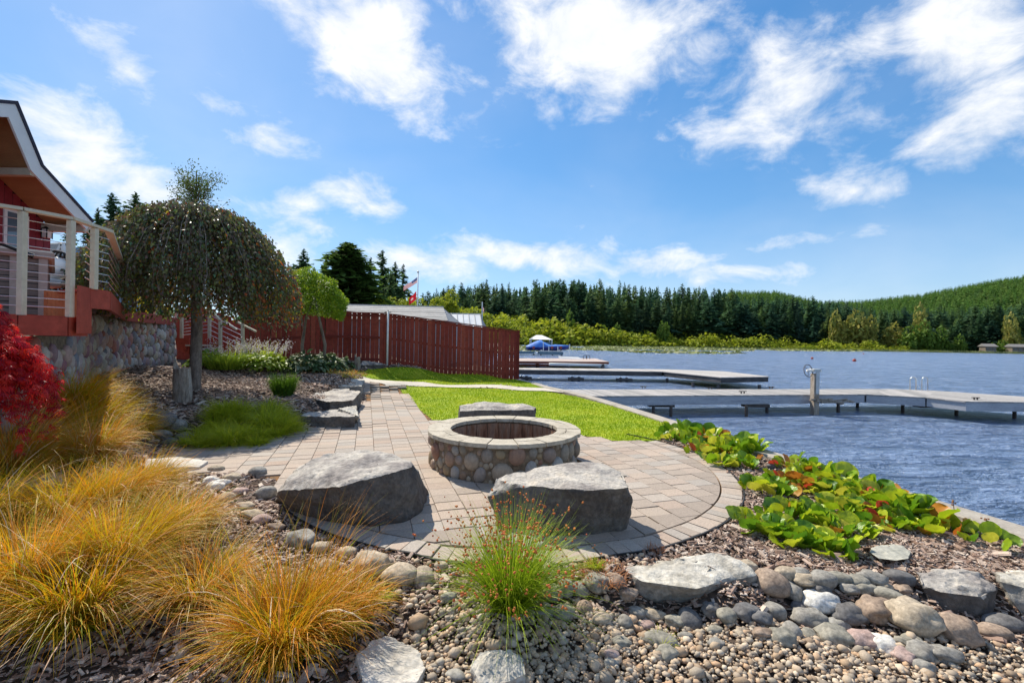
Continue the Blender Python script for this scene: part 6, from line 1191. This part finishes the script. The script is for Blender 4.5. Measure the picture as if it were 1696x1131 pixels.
for t_ in [o for o in list(col.objects) if o.type == 'EMPTY' and o.name.startswith('orange_sedge')]:
    for c in [o for o in list(col.objects) if o.parent is None and o.type == 'MESH' and (o.name.startswith('foliage') or o.name.startswith('dry_blades')) and (Vector(o.location)-Vector(t_.location)).length < 1e-4]: c.parent = t_; c.location = (0, 0, 0)
for c in col.objects:
    if c.name.startswith('foliage') and c.parent is None: print('loose', c.name)
clump(1000, 958, .1, 260, m_seedy, 'dry_weed', 'rust coloured dry weed at the left end of the long wedge boulder', 'weed', .16, (0, 0), (.3, 1.3), (.2, 1.5), .007, 4)
clump(1085, 915, .07, 90, m_seedy, 'dry_weed', 'small rust coloured dry weed at the patio rim behind the long boulder', 'weed', .06, (0, 0), (.1, 1.0), (.2, 1.0), .005, 4)
clump(1235, 748, .1, 10, m_seedy, 'dry_weed', 'few dry stalks beside the lake wall near the first plant bank', 'weed', .04, (0, 0), (.1, .5), (.2, .5), .004, 4)
def patch(name, poly_px, n, L, mat, label, cat, w=.006, mound=.0, th=(.1, .9), curl=(.4, 1.7), seg=5, tuftiness=0):
    poly = gp(poly_px); xs = [p[0] for p in poly]; ys = [p[1] for p in poly]; x = rng.uniform(min(xs), max(xs), n*3); y = rng.uniform(min(ys), max(ys), n*3); k = in_poly(x, y, poly); x, y = x[k][:n], y[k][:n]; n = len(x)
    if tuftiness:
        m = max(6, n//150); cx = x[:m]; cy = y[:m]; j = rng.integers(0, m, n); a = rng.uniform(0, 6.28, n); rr = .05*np.sqrt(rng.uniform(0, 1, n)); x = cx[j]+rr*np.cos(a); y = cy[j]+rr*np.sin(a); phi = a
    else: phi = rng.uniform(0, 6.28, n)
    z = height(x, y); L = L*np.array([1+.9*noise.noise(Vector((a*2.6, b*2.6, 1))) for a, b in zip(x, y)]); V, F, r, tt = blades(np.stack([x, y, z], 1), phi, rng.uniform(*th, n), rng.uniform(*curl, n), L*rng.uniform(.6, 1.15, n), w*rng.uniform(.6, 1.3, n), seg, zmin=z)
    return tag(obj(name, mesh_np(name, V, F, {'rnd': r, 'tt': tt}), mat), label, cat)
patch('sedge_patch', [(296,738),(330,712),(372,690),(430,686),(485,700),(500,712),(430,738),(360,744)], 9000, .36, m_mondo, 'low yellow green grass patch spilling over the patio edge before the stump', 'grass clump', tuftiness=1, w=.0085, th=(.2, 1.2), curl=(.6, 2.0))
patch('sedge_patch', [(340,712),(372,684),(440,680),(480,700),(430,705),(380,712)], 4000, .32, m_mondo, 'upper part of the low green grass patch behind the stone heap', 'grass clump', tuftiness=1, w=.0085, th=(.2, 1.2), curl=(.6, 2.0))
clump(470, 655, .5, 800, m_tuft, 'iris_tuft', 'dense dark green upright tuft in the mulch beside the path', 'grass clump', .2, th=(.05, .6), curl=(.1, .9), w=.016)
clump(376, 611, .55, 900, m_hostag, 'daylily_clump', 'bright lime green strappy clump right of the weeping tree trunk', 'plant', .5, th=(.1, .8), curl=(.4, 1.2), w=.022)

def hosta(px, py, wpx, hpx, mat, label, size=.13, n=240, spikes=0, D=None):
    p = on_ground(px, py) if D is None else at_depth(px, py, D); p.z = hz(p.x, p.y); W = wpx/FPX*p.y/2; H = hpx/FPX*p.y; t = thing('hosta', label, 'hosta', tuple(p))
    a = rng.uniform(0, 6.28, n); q_ = np.sqrt(rng.uniform(0, 1, n)); P = np.stack([np.cos(a)*q_*W, np.sin(a)*q_*W*.8, H*(1-q_**2*.75)*rng.uniform(.55, 1, n)], 1); hang = np.stack([np.cos(a)*(.5+q_), np.sin(a)*(.5+q_), .5-q_*1.1], 1)
    V0 = np.array([(0, 0, 0), (.3, .25, .08), (.33, .6, .07), (0, 1.05, -.12), (-.33, .6, .07), (-.3, .25, .08), (0, .5, -.02)]); F0 = np.array([(0, 1, 6), (1, 2, 6), (2, 3, 6), (3, 4, 6), (4, 5, 6), (5, 0, 6)])
    hang += rng.normal(0, .25, (n, 3)); hang /= np.linalg.norm(hang, axis=1)[:, None]; X = np.cross(hang, np.tile((0, 0, 1.), (n, 1))+rng.normal(0, .25, (n, 3))); X /= np.linalg.norm(X, axis=1)[:, None]; s = size*rng.uniform(.7, 1.3, n); V, F, r = scatter(V0, F0, np.stack([X, hang, np.cross(X, hang)], 2), np.stack([s, s, s], 1), P); o = obj('foliage', mesh_np('foliage', V, F, {'rnd': r}), mat, t)
    if spikes:
        a = rng.uniform(0, 6.28, spikes); q_ = np.sqrt(rng.uniform(0, 1, spikes)); root = np.stack([np.cos(a)*q_*W*.8, np.sin(a)*q_*W*.6, np.full(spikes, H*.4)], 1); V, F, r, tt = blades(root, a, rng.uniform(0, .4, spikes), rng.uniform(0, .8, spikes), rng.uniform(.45, .75, spikes), np.full(spikes, .012), 6); o = obj('stalk', mesh_np('stalk', V, F, {'rnd': r, 'tt': tt}), m_mondo, t); o['kind'] = 'stuff'
        tp_ = V.reshape(spikes, 7, 2, 3).mean(2); Q = np.concatenate([tp_[:, 3]*(1-f)+tp_[:, 6]*f for f in np.linspace(0, 1.05, 12)]); Q += rng.normal(0, .02, Q.shape); V, F, r = leaf_cloud(Q, rng.uniform(.03, .06, len(Q)), hang=np.tile((0, 0, -1.), (len(Q), 1))); obj('flowers', mesh_np('flowers', V, F, {'rnd': r}), m_flower, t)['kind'] = 'stuff'
hosta(350, 609, 70, 26, m_hostag, 'lime green hosta mound behind the weeping tree trunk', .16, 260)
hosta(425, 613, 70, 26, m_hostag, 'bright lime hosta between the strappy clump and the tuft', .15, 300)
hosta(452, 614, 60, 24, m_hostag, 'lime hosta with pale edged leaves nearest the path end', .14, 260)
hosta(385, 590, 70, 20, m_hostad, 'green hosta with pale flower spikes beside the stair rail', .16, 200, 44, D=13.4)
hosta(438, 592, 80, 22, m_hostag, 'pale green hosta full of whitish flower spikes before the fence', .16, 280, 90, D=13.9)
hosta(505, 600, 70, 34, m_hostad, 'dark hosta mound with pale leaf rims below the ball shaped maple', .17, 420, D=14.0)
hosta(540, 600, 60, 30, m_hostad, 'dark green hosta mound right of the rimmed one', .17, 320, D=14.8)
hosta(568, 596, 34, 20, m_hostad, 'small dark hosta next to the little split stump', .14, 160, D=15.6)
patch('ground_cover', [(455,596),(520,600),(560,608),(600,616),(612,622),(570,627),(500,615),(440,604)], 7000, .13, m_cover, 'yellow and orange low ground cover along the far path', 'ground cover', w=.02, seg=3, th=(.2, 1.2)).__setitem__('kind', 'stuff')

# broad leaved bergenia, leaf by leaf
def berg_leaf(seed):
    g = np.random.default_rng(seed); V = [(-.008, 0, 0), (.008, 0, 0), (.006, .0, .5), (-.006, 0, .5)]; F3 = []; cols = 6; rows = 6; idx = {}
    cup = g.uniform(.1, .4); bend = g.uniform(-.05, .4)
    for j in range(rows+1):
        v = j/rows; wd = .52*math.sin(math.pi*(.06+.9*v)**.92)**.55 if 0 < j < rows else (.06 if j == 0 else .24)
        for i in range(cols+1):
            u = i/cols*2-1; x = u*wd; y = bend*v*v*.8+cup*(-(u*u)*.35)+.03*math.sin(u*7+j); z = .44+v*.86*(1-.18*bend*v)-.07*u*u*(v > .9); idx[i, j] = len(V); V.append((x, y+.015*g.normal(), z))
    Q = [(0, 1, 2, 3)]
    for j in range(rows):
        for i in range(cols): Q.append((idx[i, j], idx[i+1, j], idx[i+1, j+1], idx[i, j+1]))
    return np.array(V), np.array(Q)
LV = [berg_leaf(i) for i in range(6)]; LG = []; LO = []
for V, F in LV:
    a = mesh_np('leaf', V, F, smooth=True); a.materials.append(m_berg); LG.append(a); b = mesh_np('leaf', V, F, smooth=True); b.materials.append(m_bergo); LO.append(b)
def bergenia(px, py, n, L, lab, red=.12, wd=1.0):
    p = on_ground(px, py); t = thing('bergenia', lab, 'leafy plant', tuple(p))
    for i in range(n):
        q_ = math.sqrt((i+.5)/n); a = i*2.4+rng.normal(0, .3); tilt = .05+q_*.66+rng.normal(0, .15); L_ = L*.82*rng.uniform(.65, 1.15); rr = .19*q_*wd*L/.2; dn_ = q_ > .85 and rng.uniform() < .5
        rd = rng.uniform() < (red*(2.5 if dn_ else .7)); x, y = rr*math.cos(a), rr*math.sin(a)
        o = obj('leaf', random.choice(LO if rd else LG), None, t, (x, y, -.02), None, (L_*rng.uniform(.8, 1.15), L_, L_)); o.rotation_mode = 'QUATERNION'
        d = Vector((math.cos(a)*math.sin(tilt), math.sin(a)*math.sin(tilt), math.cos(tilt))); o.rotation_quaternion = Vector((0, 0, 1)).rotation_difference(d) @ Matrix.Rotation(rng.normal(0, .7)+a+math.pi/2*0-1.57, 3, 'Z').to_quaternion()
BG = [(1130,722,14,.2,.1,'plant nearest the lake at the lawn corner'),(1170,728,16,.2,.35,'reddish leaved plant on the lake side of the first bank'),(1228,748,18,.2,.1,'plant by the lake wall in the first bank'),(1385,845,18,.18,.15,'yellow plant between the banks in the middle'),(1420,850,18,.17,.15,'yellow green plant behind the orange leaved one'),(1112,728,16,.2,.05,'green plant at the far lawn corner'),(1150,735,20,.22,.3,'plant with pinkish leaves second from the lawn corner'),(1185,748,20,.22,.2,'plant third from the lawn corner'),(1215,752,22,.2,.1,'yellow green plant above the patio curve'),(1195,770,18,.2,.15,'low plant right at the patio curve'),(1232,772,16,.19,.05,'plant at the near end of the first plant bank'),(1160,752,14,.18,.4,'small plant with orange lower leaves at the patio rim'),
      (1270,815,24,.19,.15,'plant with pale leaf at the left end of the second bank'),(1310,805,22,.2,.4,'plant with orange crown leaves in the second bank'),(1345,815,20,.19,.3,'plant with red leaf in the middle of the second bank'),(1320,780,16,.17,.15,'low plant by the lake wall behind the orange crowned one'),(1365,795,16,.17,.1,'plant by the lake wall left of the red leaf'),(1400,818,20,.17,.35,'plant with bright red leaves by the lake wall'),(1435,828,18,.17,.2,'plant second from the red leaves towards the right by the wall'),(1470,842,18,.17,.15,'plant by the wall above the mulch'),(1500,860,16,.17,.1,'plant by the wall before the gap in the mulch'),
      (1262,880,26,.19,.02,'dark green plant nearest the patio in the front bank'),(1310,898,28,.19,.02,'large green plant at the front of the bank'),(1365,910,28,.18,.03,'frontmost large leaved green plant beside the flat slab'),(1400,885,22,.17,.1,'yellow green plant just above the flat slab'),(1345,860,24,.18,.1,'yellow green plant in the middle of the front bank'),(1300,860,20,.18,.1,'green plant behind the nearest patio plant'),(1440,868,20,.17,.25,'plant with orange lower leaves right of the front bank'),(1475,870,18,.16,.2,'yellow plant at the right end of the front bank'),(1515,878,14,.16,.3,'plant with drooping orange leaf facing the open mulch'),(1550,872,12,.15,.5,'small plant with yellow orange leaves near the wall'),
      (1590,882,9,.16,.25,'separate small plant left of the last one'),(1632,900,8,.17,.0,'last bright green plant by the wall at the right')]
for px, py, n, L, red, lab in BG: bergenia(px, py, int(n*1.35), L*(1.35 if ('lake' in lab or 'wall' in lab) and px < 1520 else .95), 'broad leaved '+lab, red*.6)
for px, py, h_, lab in ((1322,782,.16,'thin dry flower stalk left above the plants by the lake'),(1357,792,.13,'short dry flower stalk with dark head by the lake'),(1578,865,.2,'dry brown flower stalk standing by the lake wall at right'),(1632,880,.12,'small dry flower stalk above the last green plant')):
    p = on_ground(px, py); b = MB(); b.tube([(0, 0, 0), (.01, 0, h_*.6), (.0, 0, h_)], .003, 5)
    for k in range(7): b.box((rng.normal(0, .008), rng.normal(0, .008), h_*rng.uniform(.8, 1.03)), (.01, .01, .012))
    tag(b.build('flower_stalk', m_stalk, None, tuple(p)), lab, 'flower stalk')
rock(1284, 772, 24, 12, m_rd, 'dark stone lying on top of the lake wall between the plant banks')
